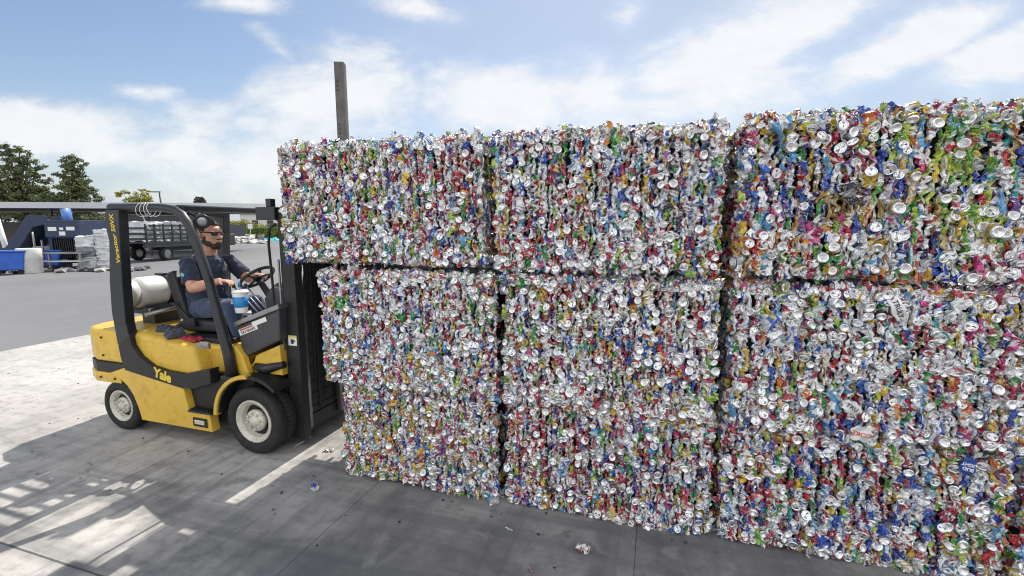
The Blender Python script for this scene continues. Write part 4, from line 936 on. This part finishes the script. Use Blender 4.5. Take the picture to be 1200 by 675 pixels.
b = MB(); ell(b, (.055, 0, .59), (.045, .05, .055), n=16); b.build('undershirt', M['black_tee'], dr)
b = MB(); b.box(.0, .006, -.045, .045, -.05, .05, 0, bev=.004, mat=Matrix.Translation((.158, .075, .45)) @ Euler((0, R(-10), R(18))).to_matrix().to_4x4()); b.build('chest_pocket', M['shirt'], shirt)
for s, S, E_ in ((-1, Sn, En),):
    p = S.lerp(E_, .52) + Vector((.01, -.078, .01)); b = MB(); b.box(-.022, .022, -.002, .002, -.016, .016, bev=.002, mat=Matrix.Translation(p) @ Euler((0, R(25), 0)).to_matrix().to_4x4()); b.build('sleeve_badge', M['lightblue'], shirt)
# jeans
b = MB(); ell(b, (-.03, 0, .07), (.17, .19, .11), n=18)
for h_, k_, a_ in ((hipn, kn, an), (hipf, kf, af)):
    limb(b, [h_, h_.lerp(k_, .4), k_], [.105, .100, .078], 18); ell(b, k_, (.078, .074, .076), n=12); limb(b, [k_, k_.lerp(a_, .5), a_], [.076, .070, .058], 16)
tr_ = b.build('jeans', M['denim'], dr); remesh(tr_, .007, True, (.02, .08))
b = MB()
for a_ in (an, af): b.tube([a_ + Vector((-.09, 0, -.07)), a_ + Vector((0, 0, -.055)), a_ + Vector((.10, 0, -.075)), a_ + Vector((.16, 0, -.085))], [(.035, .04), (.055, .045), (.035, .046), (.022, .035)], 12); b.tube([a_ + Vector((0, 0, .03)), a_ + Vector((0, 0, -.06))], .05, 12)
b.build('boots', M['vinyl'], dr)
# hair cap, beard, sunglasses
b = MB(); g = bmesh.ops.create_uvsphere(b.bm, u_segments=32, v_segments=22, radius=1)
for v in list(b.bm.verts):
    x, y, z = v.co; front = x > .25
    lim = .42 if x > .45 else (-.05 if x > -.1 else (.1 if x > -.25 else -.5))
    if z < lim: b.bm.verts.remove(v); continue
for v in b.bm.verts:
    x, y, z = v.co; k = 1 + .035 * noise.noise(Vector((x, y, z)) * 6); v.co = HM @ Vector((-.012 + x * .107 * k, y * .084 * k, .036 + z * .100 * k))
for f in b.bm.faces: f.smooth = True
hair = b.build('hair', M['hair'], dr, recalc=False); sm = hair.modifiers.new('thickness', 'SOLIDIFY'); sm.thickness = .008
b = MB()
headpart(b, (.062, 0, -.085), (.042, .046, .036)); headpart(b, (.088, 0, -.062), (.018, .028, .010)); headpart(b, (.090, 0, -.030), (.014, .030, .007))
for s in (-1, 1): headpart(b, (.034, s * .046, -.062), (.034, .018, .032), (0, 30, 0)); headpart(b, (.014, s * .063, -.040), (.013, .010, .034), (0, 15, 0))
bd = b.build('beard', M['hair'], dr); remesh(bd, .004)
b = MB()
for s in (-1, 1):
    b.prism([(-.030, -.014), (-.022, -.020), (.018, -.020), (.026, -.012), (.030, .012), (-.028, .014)], -.003, .003, 'z', 0, .002, 1, mat=HM @ Matrix.Translation((.094 - .006, s * .036, .022)) @ Euler((R(90), 0, R(90 + s * 14)), 'XYZ').to_matrix().to_4x4())
    b.tube([hp_(.088, s * .066, .028), hp_(.04, s * .086, .028), hp_(-.02, s * .089, .022)], [(.006, .003)] * 3, 6)
b.tube([hp_(.100, -.012, .030), hp_(.100, .012, .030)], .004, 6)
b.build('sunglasses', M['shades'], dr)

# ------------------------------------------------------------------ crushed cans and scraps on the floor
def loose(kind, fam, vi, x, y, rot, sc, label, cat='can', name='crushed_can', z=.02, grp=None):
    v, f, c, s = VAR[kind][fam][vi]; o = bpy.data.objects.new(name, var_mesh(kind, fam, vi)); C.objects.link(o)
    o.matrix_world = Matrix.LocRotScale(FL.w(x, y, z), Euler([R(a) for a in rot], 'XYZ').to_quaternion(), Vector(sc)); tag(o, label, cat, grp)
loose('side', 'blue', 4, .90, -.87, (80, 10, 70), (1.3, 1.2, .9), 'crushed bright blue can on the concrete left of the stack', z=.028)
loose('side', 'white', 1, 2.95, -.92, (90, 0, 60), (1.6, .9, 1.1), 'crushed white and red can alone on the concrete in front of the stack', z=.02)
loose('side', 'silver', 2, 2.26, -.63, (90, 20, 120), (1.4, .8, .9), 'bare silver crushed can against the foot of the stack', z=.02)
loose('side', 'white', 3, .58, -.33, (90, 10, 100), (1.5, .5, 1), 'flattened white can beside the forklift mast', z=.014)
loose('side', 'crimson', 3, 2.68, -1.17, (90, 0, 20), (.5, .35, .6), 'small torn piece of dark pink can at the bottom of the photo', 'scrap', 'can_scrap', .008)
loose('side', 'silver', 4, 2.45, -.86, (90, 0, 60), (.25, .25, .6), 'thin silver sliver of can on the shaded concrete', 'scrap', 'can_scrap', .006)
loose('side', 'navy', 2, -.62, -.72, (90, 0, 30), (.5, .4, .4), 'tiny dark blue can fragment on the shaded concrete before the forklift', 'scrap', 'can_scrap', .007)
b = MB()
rp_ = random.Random(8)
for i in range(110):
    x, y = rp_.uniform(-6, 5), rp_.uniform(-2.2, 2.5) if rp_.random() < .5 else rp_.gauss(-.7, .35); s = rp_.uniform(.003, .012); a = rp_.uniform(0, 6)
    if y > -.6 and x > .6: y = -.62 - rp_.random() * .5
    b.prism([(x + s * math.cos(a + k * 1.6) * rp_.uniform(.5, 1.5), y + s * math.sin(a + k * 1.6)) for k in range(4)], .001, .004 + s * .3, 'z', i % 3)
o = b.build('litter_flakes', [M['ink'], M['cardgrey'], M['steel']], None, FL.o, FL.a); tag(o, 'small dark flakes and crumbs of metal scattered over the concrete', 'litter', kind='stuff')

# ------------------------------------------------------------------ steel post behind the stack
pp = empty('steel_post', WL.w(-1.24, 1.95, 0), WL.a + R(20), 'tall rusty steel channel post with bolt holes rising behind the raised bale', 'post')
b = MB(); b.box(-.055, -.047, -.05, .05, 0, 3.91); b.box(.047, .055, -.05, .05, 0, 3.905); b.box(-.047, .047, -.05, -.042, 0, 3.907); b.build('channel', M['galv'], pp)
b = MB()
for z in (3.69, 3.64, 3.59, 3.20, 3.15, 3.10): b.lathe([(.010, 0), (.010, .002), (0, .002)], 10, 'x', (-.0575, -.015, z)); b.lathe([(.010, 0), (.010, -.002), (0, -.002)], 10, 'y', (-.025, -.0505, z))
b.build('bolt_holes', M['ink'], pp)
b = MB(); b.box(-.12, .12, -.12, .12, 0, .012); b.build('base_plate', M['galv'], pp)

# ------------------------------------------------------------------ yard background
def at(px, py, Yd=None, z=0.):
    """photo pixel -> world point on the ground, or at distance Yd"""
    u = (px - 600) / FOCAL; v = (337.5 - py) / FOCAL
    r = Vector((u, math.cos(PITCH) + v * math.sin(PITCH), -math.sin(PITCH) + v * math.cos(PITCH)))
    t = (z - CAM_H) / r.z if Yd is None else Yd / r.y
    return Vector((0, 0, CAM_H)) + r * t
# long shed: roof edge runs from the far left towards the back
sa, sb = Vector((-52, 29.5, 0)), Vector((-21.0, 33.0, 0)); sd = (sb - sa); sl_ = sd.length; sang = math.atan2(sd.y, sd.x)
sh = empty('storage_shed', sa, sang, 'long low shed with a pale metal roof edge and ribbed grey wall', 'shed')
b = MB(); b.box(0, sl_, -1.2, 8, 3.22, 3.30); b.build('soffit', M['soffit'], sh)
b = MB(); b.box(-.1, sl_ + .1, -1.35, -1.2, 3.20, 3.60, bev=.01); b.prism([(-1.35, 3.6), (8, 4.0), (8, 3.3), (-1.2, 3.3)], 0, sl_, 'x'); b.build('roof', M['roofmetal'], sh)
b = MB(); b.box(20.5, 29.2, 5.0, 5.2, 0, 3.2); b.build('ribbed_wall', M['corr'], sh)
b = MB(); b.box(0, 20.3, 6.0, 6.1, .0, 2.35)
b.build('board_wall', M['fencewood'], sh)
for x in (3, 9, 15, 21, 27, 31):
    b = MB(); b.box(x - .07, x + .07, -.9, -.76, 0, 3.22); b.build('column', M['pipewhite'] if x in (3,) else M['darksteel'], sh)
# trees
def tree(name, base, h, crown, mat, label, trunk_r=.3, leaves=5200, leaf=.20, seed=1, cat='tree', grp=None, limbs=True, low=0.):
    """crown: list of (dx, dy, z, rx, ry, rz) leafy masses; foliage is thousands of small leaf clumps"""
    r = random.Random(seed); nr = np.random.default_rng(seed)
    t = empty(name, base, 0, label, cat, grp)
    b = MB(); b.tube([(0, 0, -.05), (.1, 0, h * .25), (-.1, .1, h * .5), (.05, 0, h * .8)], [trunk_r, trunk_r * .8, trunk_r * .55, trunk_r * .2], 10)
    if limbs:
        for c in crown:
            z0 = max(low, c[2] * .6); b.tube([(0, 0, z0), (c[0] * .5, c[1] * .5, z0 + (c[2] - z0) * .6), (c[0], c[1], c[2])], [trunk_r * .3, trunk_r * .2, trunk_r * .06], 6)
    b.build('trunk', M['bark'], t)
    vol = [c[3] * c[4] * c[5] for c in crown]; tot = sum(vol); Vs = []
    for c, vv in zip(crown, vol):
        n = int(leaves * vv / tot); nc = max(6, int(n / 42))
        d = nr.normal(size=(nc, 3)); d /= np.linalg.norm(d, axis=1)[:, None]; rad = nr.uniform(.35, 1.08, nc) ** .6
        cen = d * rad[:, None] * np.array(c[3:6]) + np.array(c[:3])
        which = nr.integers(0, nc, n); spread = min(c[3:6]) * .16 + .04
        p = cen[which] + nr.normal(size=(n, 3)) * np.array([spread * 1.25, spread * 1.25, spread * .7])
        a = nr.normal(size=(n, 3)); a /= np.linalg.norm(a, axis=1)[:, None]; bb = np.cross(a, nr.normal(size=(n, 3))); bb /= np.linalg.norm(bb, axis=1)[:, None]
        s = leaf * nr.uniform(.5, 1.1, n)[:, None]
        Vs.append(np.stack([p - a * s, p + bb * s * .45, p + a * s, p - bb * s * .45], 1).reshape(-1, 3))
    V_ = np.concatenate(Vs).astype(np.float32); nf = len(V_) // 4
    me = bpy.data.meshes.new('crown'); me.vertices.add(len(V_)); me.vertices.foreach_set('co', V_.ravel()); me.loops.add(nf * 4); me.loops.foreach_set('vertex_index', np.arange(nf * 4, dtype=np.int32))
    me.polygons.add(nf); me.polygons.foreach_set('loop_start', np.arange(0, nf * 4, 4, dtype=np.int32)); me.polygons.foreach_set('loop_total', np.full(nf, 4, np.int32)); me.update(calc_edges=True)
    me.materials.append(mat); o = bpy.data.objects.new('crown', me); C.objects.link(o); o.parent = t; return t
def crownpts(r, n, h0, h1, wid, topw, sz, dy=.6):
    out = []
    for i in range(n):
        f = (i + .5) / n; z = h0 + (h1 - h0) * f; w = wid * (1 - f) + topw * f; a = i * 2.4 + r.uniform(-.4, .4); q_ = r.uniform(.35, 1) * w
        s = sz * (1 - .45 * f) * r.uniform(.8, 1.2); out.append((math.cos(a) * q_, math.sin(a) * q_ * dy, z, s * 1.15, s, s * .55))
    return out
rt = random.Random(4); TD = 47.
def tb(px, Yd): v = at(px, 250, Yd); return Vector((v.x, v.y, 0))
tree('conifer', tb(28, TD), 10.0, crownpts(rt, 30, 3.0, 9.9, 3.3, .8, 1.45), M['leaf_dark'], 'tallest dark conifer behind the shed, broad and open topped', .35, 17000, .17, 3)
tree('conifer', tb(-8, TD + 3), 8.6, crownpts(rt, 20, 2.5, 8.4, 2.6, .9, 1.3), M['leaf_dark'], 'dark conifer cut by the left edge of the photo', .3, 9000, .17, 5)
tree('conifer', tb(92, TD + 1), 9.0, crownpts(rt, 24, 2.8, 9.0, 2.3, .35, 1.15), M['leaf_dark'], 'narrower dark conifer to the right of the tallest one', .3, 12000, .17, 7)
tree('conifer', tb(60, TD + 6), 6.4, crownpts(rt, 12, 2.2, 6.0, 2.4, 1.2, 1.2), M['leaf_dark'], 'low dark conifer filling the gap between the two tall ones', .25, 6000, .17, 9)
tree('shade_tree', tb(162, 58), 6.6, crownpts(rt, 14, 3.2, 6.3, 2.2, 1.4, 1.25), M['leaf_yel'], 'yellow green round tree showing above the shed roof', .22, 7000, .16, 11)
tree('palm_tree', tb(235, 74), 6.4, [(0, 0, 6.0, .75, .75, .5), (0, 0, 6.3, .5, .5, .4)], M['leaf_palm'], 'small round headed palm above the end of the shed', .16, 1500, .2, 13, limbs=False)
tree('bush', tb(281, 84), 3.0, [(-2.2, 0, 1.9, 2.2, 1.2, 1.1), (0, 0, 2.1, 2.2, 1.2, 1.0), (2.3, 0, 1.7, 2.0, 1.2, 1.0)], M['leaf_yel'], 'yellow green bush above the dark fence seen through the cab', .15, 5000, .18, 15, 'bush', limbs=False)
tree('bush', tb(318, 92), 2.6, [(0, 0, 1.6, 2.2, 1.2, 1.0), (2.2, 0, 1.2, 2., 1.2, .9)], M['leaf_dark'], 'dark rounded shrub behind the clipped hedge', .12, 3000, .18, 16, 'bush', limbs=False)
# hedge
h0, h1 = at(291, 279, 74), at(345, 279, 78); h0.z = h1.z = 0; hd = h1 - h0
nr = np.random.default_rng(3); n = 9000
P_ = nr.uniform(0, 1, (n, 3)) * np.array([hd.length, 1.6, 1.75]) + np.array([0, 0, .1])
A_ = nr.normal(size=(n, 3)); A_ /= np.linalg.norm(A_, axis=1)[:, None]; B_ = np.cross(A_, nr.normal(size=(n, 3))); B_ /= np.linalg.norm(B_, axis=1)[:, None]
V_ = np.stack([P_ - A_ * .14, P_ + B_ * .07, P_ + A_ * .14, P_ - B_ * .07], 1).reshape(-1, 3)
me = bpy.data.meshes.new('hedge'); me.from_pydata(V_.tolist(), [], [tuple(range(i * 4, i * 4 + 4)) for i in range(n)]); me.materials.append(M['leaf_hedge'])
o = bpy.data.objects.new('hedge', me); C.objects.link(o); o.location = h0; o.rotation_euler = (0, 0, math.atan2(hd.y, hd.x)); tag(o, 'bright green clipped hedge at the back of the yard', 'hedge')
# dark fence, far white building, street sign, lamp
def barrier(name, p, q_, h, th, mat, label, cat):
    d = q_ - p; b = MB(); b.box(0, d.length, 0, th, 0, h); o = b.build(name, mat, None, p, math.atan2(d.y, d.x)); return tag(o, label, cat)
p, q_ = at(240, 284, 62), at(289, 284, 64); p.z = q_.z = 0
fe = empty('slate_fence', p, math.atan2((q_ - p).y, (q_ - p).x), 'dark slate panel fence between the forklift cab and the hedge', 'fence'); ln = (q_ - p).length
b = MB(); b.box(0, ln, 0, .06, .1, 2.25); b.build('panel', M['darkfence'], fe)
for k in range(4): b = MB(); b.box(ln * k / 3 - .05, ln * k / 3 + .05, .07, .15, 0, 2.35); b.build('fence_post', M['darksteel'], fe)
fb = empty('far_building', at(300, 262, 120) * 1.0, 0, 'pale low building beyond the bushes at the far side', 'building'); fb.location.z = 0
b = MB(); b.box(-4, 22, 0, 8, 0, 5.2); b.build('wall', M['render_white'], fb)
b = MB()
for k in range(6): b.box(-1 + k * 4, .6 + k * 4, -.06, .0, 2.2, 3.6)
b.build('windows', M['darksteel'], fb); b = MB(); b.box(-4.3, 22.3, -.4, 8, 5.2, 5.5); b.build('roof', M['roofmetal'], fb)
sg = empty('street_sign', at(294.5, 280, 64), R(20), 'small white sign on a thin post before the hedge', 'sign'); sg.location.z = 0
b = MB(); b.tube([(0, 0, 0), (0, 0, 2.0)], .04, 8); b.build('post', M['pipewhite'], sg); b = MB(); b.box(-.28, .28, -.05, -.03, 1.7, 2.35); b.build('sign_panel', M['white'], sg)
lp = empty('street_lamp', at(192.5, 262, 50), 0, 'thin lamp post with a short arm above the shed roof', 'street lamp'); lp.location.z = 0
b = MB(); b.tube([(0, 0, 0), (-.15, 0, 5.7)], .08, 8); b.build('pole', M['darksteel'], lp); b = MB(); b.box(-1.0, -.1, -.12, .12, 5.65, 5.75); b.build('lamp_head', M['darksteel'], lp)
# rubble pile and far clutter
b = MB(); rj = random.Random(2); pc = at(274, 285); pc.z = 0
for i in range(130):
    x, y = rj.gauss(0, 2.0), rj.gauss(0, 1.0); z = max(.0, .75 * math.exp(-(x / 2.6) ** 2) * rj.random()); s = rj.uniform(.12, .5)
    b.box(-s, s, -s * .6, s * .6, -s * .2, s * .2, rj.randrange(3), Matrix.Translation((x, y, z + s * .2)) @ Euler((rj.uniform(-.5, .5), rj.uniform(-.5, .5), rj.uniform(0, 3))).to_matrix().to_4x4())
o = b.build('rubble_pile', [M['junk'], M['render_white'], M['barrelwhite']], None, pc); tag(o, 'low pile of pale rubble and boards before the dark fence', 'rubble', kind='stuff')
def small_bin(px, py, w, h, mat, label, cat, name='waste_bin', lidm=None):
    p = at(px, py); e = empty(name, (p.x, p.y, 0), 0, label, cat); b = MB(); b.lathe([(0, 0), (w * .4, 0), (w * .5, h), (w * .46, h), (w * .44, h * .9), (0, h * .9)], 16, 'z'); b.build('tub', mat, e)
    b = MB(); b.lathe([(w * .5, h - .05), (w * .54, h - .05), (w * .54, h + .02), (w * .5, h + .02), (w * .5, h - .05)], 16, 'z'); b.build('rim', lidm or mat, e); return e
small_bin(306.5, 282.5, .85, .95, M['cardgrey'], 'dark grey waste bin far off before the hedge', 'bin')
small_bin(294, 283, 1.2, .9, M['barrelwhite'], 'pale round tub left of the far dark bin', 'tub', 'plastic_tub')
p = at(307, 279); e = empty('road_barrier', (p.x, p.y, 0), R(10), 'orange and white barrier before the hedge, far off', 'barrier'); b = MB(); b.box(-1.6, 1.6, -.05, .05, .65, .9); b.build('board', M['orange'], e)
b = MB(); b.box(-2.4, 2.4, .2, .5, 0, .62); b.build('foot', M['render_white'], e)
rag('tarpaulin', 0, 0, 0, 1.2, .6, .5, M['teal'], 'crumpled teal tarpaulin far off beside the bins', 'tarpaulin', 5).location = (at(317, 283).x, at(317, 283).y, 0)
# baling machine: rising hopper chute, body with grille, blue duct
bz = empty('baling_machine', Vector((-21.75, 21.6, 0)), R(10), 'dark blue baling machine with a rising chute, grille front and blue duct', 'machine'); bz.scale = (.62, 1, .92)
bx = lambda *a, **k: MB().box(*a, **k)
b = MB(); b.prism([(-3.8, .95), (-3.0, 1.15), (-1.4, 2.75), (-.2, 2.75), (-.2, 2.3), (-1.1, 2.15), (-2.4, .85), (-3.0, .55), (-3.8, .7)], 0, .12, 'y', 0, .01, 1); b.prism([(-3.8, .95), (-3.0, 1.15), (-1.4, 2.75), (-.2, 2.75), (-.2, 2.3), (-1.1, 2.15), (-2.4, .85), (-3.0, .55), (-3.8, .7)], 1.5, 1.62, 'y', 0, .01, 1); b.prism([(-3.6, .75), (-1.6, 2.55), (-1.5, 2.45), (-3.4, .62)], .12, 1.5, 'y'); b.build('chute', M['balerblue'], bz)
b = MB(); b.box(-.2, 2.0, 0, 1.9, 1.55, 2.5, bev=.03); b.box(-.2, 0.02, .0, 1.9, .2, 1.55); b.box(1.8, 2.0, .0, 1.9, .2, 1.55); b.box(.02, 1.8, 1.2, 1.9, .2, 1.55); b.build('machine_body', M['balerblue'], bz)
b = MB(); b.box(-.25, 2.05, -.10, 0, 1.62, 2.35, bev=.02); hd_ = b.build('control_head', M['balerblue'], bz)
for x0_, x1_, z0_, z1_ in ((.0, .55, 1.95, 2.15), (1.2, 1.75, 1.98, 2.16), (.75, 1.0, 2.0, 2.12), (.7, 1.1, 1.72, 1.92)):
    b = MB(); b.box(x0_, x1_, -.125, -.105, z0_, z1_); b.build('notice_plate', M['white'], hd_)
b = MB()
for k in range(12): b.box(.12 + k * .14, .17 + k * .14, .05, .12, .55, 1.52)
b.build('grille_bars', M['darksteel'], bz)
b = MB(); b.tube([(.30, .9, 2.3), (.20, .9, 3.10)], .26, 14); b.build('duct', M['blueduct'], bz)
for x, y, h_ in ((-.38, -.2, 1.5), (-1.2, .06, 1.9), (-2.3, .06, 1.2)):
    b = MB(); b.tube([(x, y, 0), (x - .04, y, h_)], .05, 8); b.build('leg', M['steel'], bz)
b = MB(); b.box(-1.6, -.3, .2, 1.4, .0, 1.15, bev=.05); b.build('power_unit', M['cardgrey'], bz)
# leaning white pole
o = MB(); p = at(4, 314); o.tube([(0, 0, 0), (-.62, .2, 2.35)], .11, 10); o = o.build('leaning_pole', M['pipewhite'], None, (p.x + .45, p.y, 0)); tag(o, 'white pole leaning at the left edge beside the blue bin', 'pole')
# blue wheeled bin
p = at(15, 321); e = empty('wheeled_bin', (p.x, p.y, 0), R(35), 'bright blue wheeled plastic bin at the left edge beside the white barrel', 'bin')
b = MB(); pr = [(-.42, .18), (.42, .18), (.54, .95), (-.54, .95)]; b.prism(pr, -.40, .40, 'y', 0, .04, 2); b.box(-.58, .58, -.45, .45, .93, 1.0, bev=.02); b.build('tub', M['brightblue'], e)
for x in (-.34, .34):
    for y in (-.3, .3): b = MB(); b.lathe([(.10, -.03), (.10, .03)], 14, 'y', (x, y, .10)); b.build('wheel', M['rubber'], e)
p = at(49, 316); e2 = empty('wheeled_bin', (p.x, p.y + .6, 0), R(12), 'second blue bin partly hidden behind the white barrel', 'bin')
b = MB(); b.prism([(-.4, .15), (.4, .15), (.55, .85), (-.55, .85)], -.35, .35, 'y', 0, .04, 2); b.box(-.6, .6, -.4, .4, .83, .9, bev=.02); b.build('tub', M['brightblue'], e2)
p = at(37.5, 320); o = MB(); o.lathe([(0, 0), (.36, 0), (.385, .02), (.37, .3), (.39, .32), (.38, .60), (.40, .62), (.40, 1.05), (.38, 1.07), (.37, 1.04), (0, 1.04)], 28, 'z'); o = o.build('plastic_barrel', M['barrelwhite'], None, (p.x, p.y, 0)); tag(o, 'off white open plastic barrel beside the bright blue bin', 'barrel')
# low cart with boards
p = at(78, 317); e = empty('work_table', (p.x, p.y, 0), R(8), 'low metal work table with boards before the baling machine', 'table')
b = MB(); b.box(-.95, .95, -.35, .35, .78, .84); b.build('table_top', M['steel'], e); b = MB(); b.box(-1.1, .9, -.4, .3, .42, .47); b.build('shelf', M['render_white'], e)
for x in (-.85, .85):
    for y in (-.3, .3): b = MB(); b.box(x - .03, x + .03, y - .03, y + .03, 0, .78); b.build('leg', M['steel'], e)
b = MB()
for i in range(150):
    x, y = rj.uniform(-2.4, 3.4), rj.gauss(0, .35); s = rj.uniform(.04, .20)
    b.box(-s, s, -s * .7, s * .7, -s * .25, s * .25, rj.randrange(4), Matrix.Translation((x, y, s * .3)) @ Euler((rj.uniform(-.6, .6), rj.uniform(-.6, .6), rj.uniform(0, 3))).to_matrix().to_4x4())
o = b.build('scrap_litter', [M['junk'], M['cardgrey'], M['barrelwhite'], M['darksteel']], None, (p.x, p.y - .25, 0), R(8)); tag(o, 'strip of small scrap and paper litter before the baling machine', 'litter', kind='stuff')
# stack of film bales
bs0 = at(112, 315); ang_ = R(20); kk = 0
def film(dx, dy, z, sx, sy, sz, mat, lab, seed):
    b = MB(); b.box(-sx / 2, sx / 2, -sy / 2, sy / 2, 0, sz); bmesh.ops.subdivide_edges(b.bm, edges=b.bm.edges[:], cuts=7, use_grid_fill=True)
    for v in b.bm.verts:
        k = v.co * 4 + Vector((seed * 5, 0, 0)); v.co += noise.noise_vector(Vector((k.x * .8, k.y * .8, k.z * 3))) * .09 * (1 if v.co.z > .02 else .2)
    c_, s_ = math.cos(ang_), math.sin(ang_); o = b.build('film_bale', mat, None, (bs0.x + dx * c_ - dy * s_, bs0.y + dx * s_ + dy * c_, z), ang_ + R((seed * 37) % 7 - 3)); tag(o, lab, 'bale', 'bales of pale plastic film by the shed')
rows = [('bottom', 0., .55), ('second', .53, .55), ('third', 1.06, .5), ('top', 1.54, .32)]
for i, (nm, z, hh) in enumerate(rows):
    film(-.02, 0, z, .66, 1.2, hh, M['cardgrey'] if i == 1 else M['paper'], nm + ' film bale of the left column in the pale stack beside the baling machine', i * 3 + 1) if i < 3 else None
    film(.68, .05, z, .78, 1.1, hh, M['paper'], nm + ' film bale of the middle column in the pale stack', i * 3 + 2)
# stake truck
TA = R(84); tw = at(190, 306); tr0 = empty('stake_truck', (tw.x + .1, tw.y + .9, 0), TA, 'dark grey stake bed truck loaded with pale sacks, parked by the shed', 'truck')
b = MB(); b.box(-1.9, 3.3, -.1, .12, .82, 1.05); b.box(-1.9, 3.3, 1.9, 2.12, .82, 1.05); b.box(-1.95, 3.35, -.12, 2.14, 1.05, 1.14, bev=.01); b.build('flat_bed', M['truckgrey'], tr0)
for yy in (-.1, 2.1):
    b = MB()
    for z in (1.3, 1.55, 1.8, 2.05): b.box(-1.9, 3.3, yy - .02, yy + .02, z - .055, z + .055)
    for x in (-1.85, -1.3, -.7, -.1, .5, 1.0, 1.6, 2.2, 2.75, 3.25): b.box(x - .04, x + .04, yy - .04, yy + .04, 1.14, 2.14)
    b.build('stake_side', M['truckbar'], tr0)
b = MB()
for z in (1.3, 1.6, 1.9): b.box(-1.96, -1.92, -.1, 2.1, z - .06, z + .06)
b.build('tail_rack', M['truckbar'], tr0)
b = MB(); b.box(3.5, 5.3, -.02, 2.0, .7, 1.5, bev=.08, seg=3); b.prism([(3.55, 1.5), (3.65, 2.35), (4.75, 2.35), (5.1, 1.5)], .06, 1.94, 'y', 0, .06, 3); cab = b.build('cab', M['truckgrey'], tr0)
b = MB(); b.box(3.8, 4.6, .045, .06, 1.6, 2.2); b.build('side_window', M['lens'], cab)
for x in (-.45, 4.2):
    for yy in ((-.05, .25), (1.8, 2.1)):
        rt_ = empty('wheel', (x, sum(yy) / 2, .44)); rt_.parent = tr0
        b = MB(); b.lathe([(.26, -.15), (.40, -.15), (.44, -.1), (.44, .1), (.40, .15), (.26, .15), (.26, -.15)], 24, 'y', caps=False); b.build('tyre', M['rubber'], rt_)
        b = MB(); b.lathe([(.26, -.10), (.22, -.11), (.12, -.05), (.0, -.09)], 20, 'y'); b.lathe([(.26, .10), (.22, .11), (.12, .05), (.0, .09)], 20, 'y'); b.build('rim', M['steel'], rt_)
b = MB(); b.box(.2, 3.3, .5, 1.6, .55, .82); b.build('underframe', M['black'], tr0)
for i in range(9):
    x = -1.45 + (i % 5) * .95 + (.3 if i > 4 else 0); z = 1.15 + (i // 5) * .55
    b = MB(); b.box(-.44, .44, -.85, .85, 0, .56); bmesh.ops.subdivide_edges(b.bm, edges=b.bm.edges[:], cuts=5, use_grid_fill=True)
    for v in b.bm.verts: v.co += noise.noise_vector(v.co * 3 + Vector((i * 7, 0, 0))) * .12
    p = tr0.location + Matrix.Rotation(TA, 3, 'Z') @ Vector((x, 1.0, z)); o = b.build('load_sack', M['paper'], None, p, TA)
    tag(o, ('lower' if i < 5 else 'upper') + ' pale sack in the load of the parked stake truck', 'sack', 'pale sacks loaded on the stake truck')
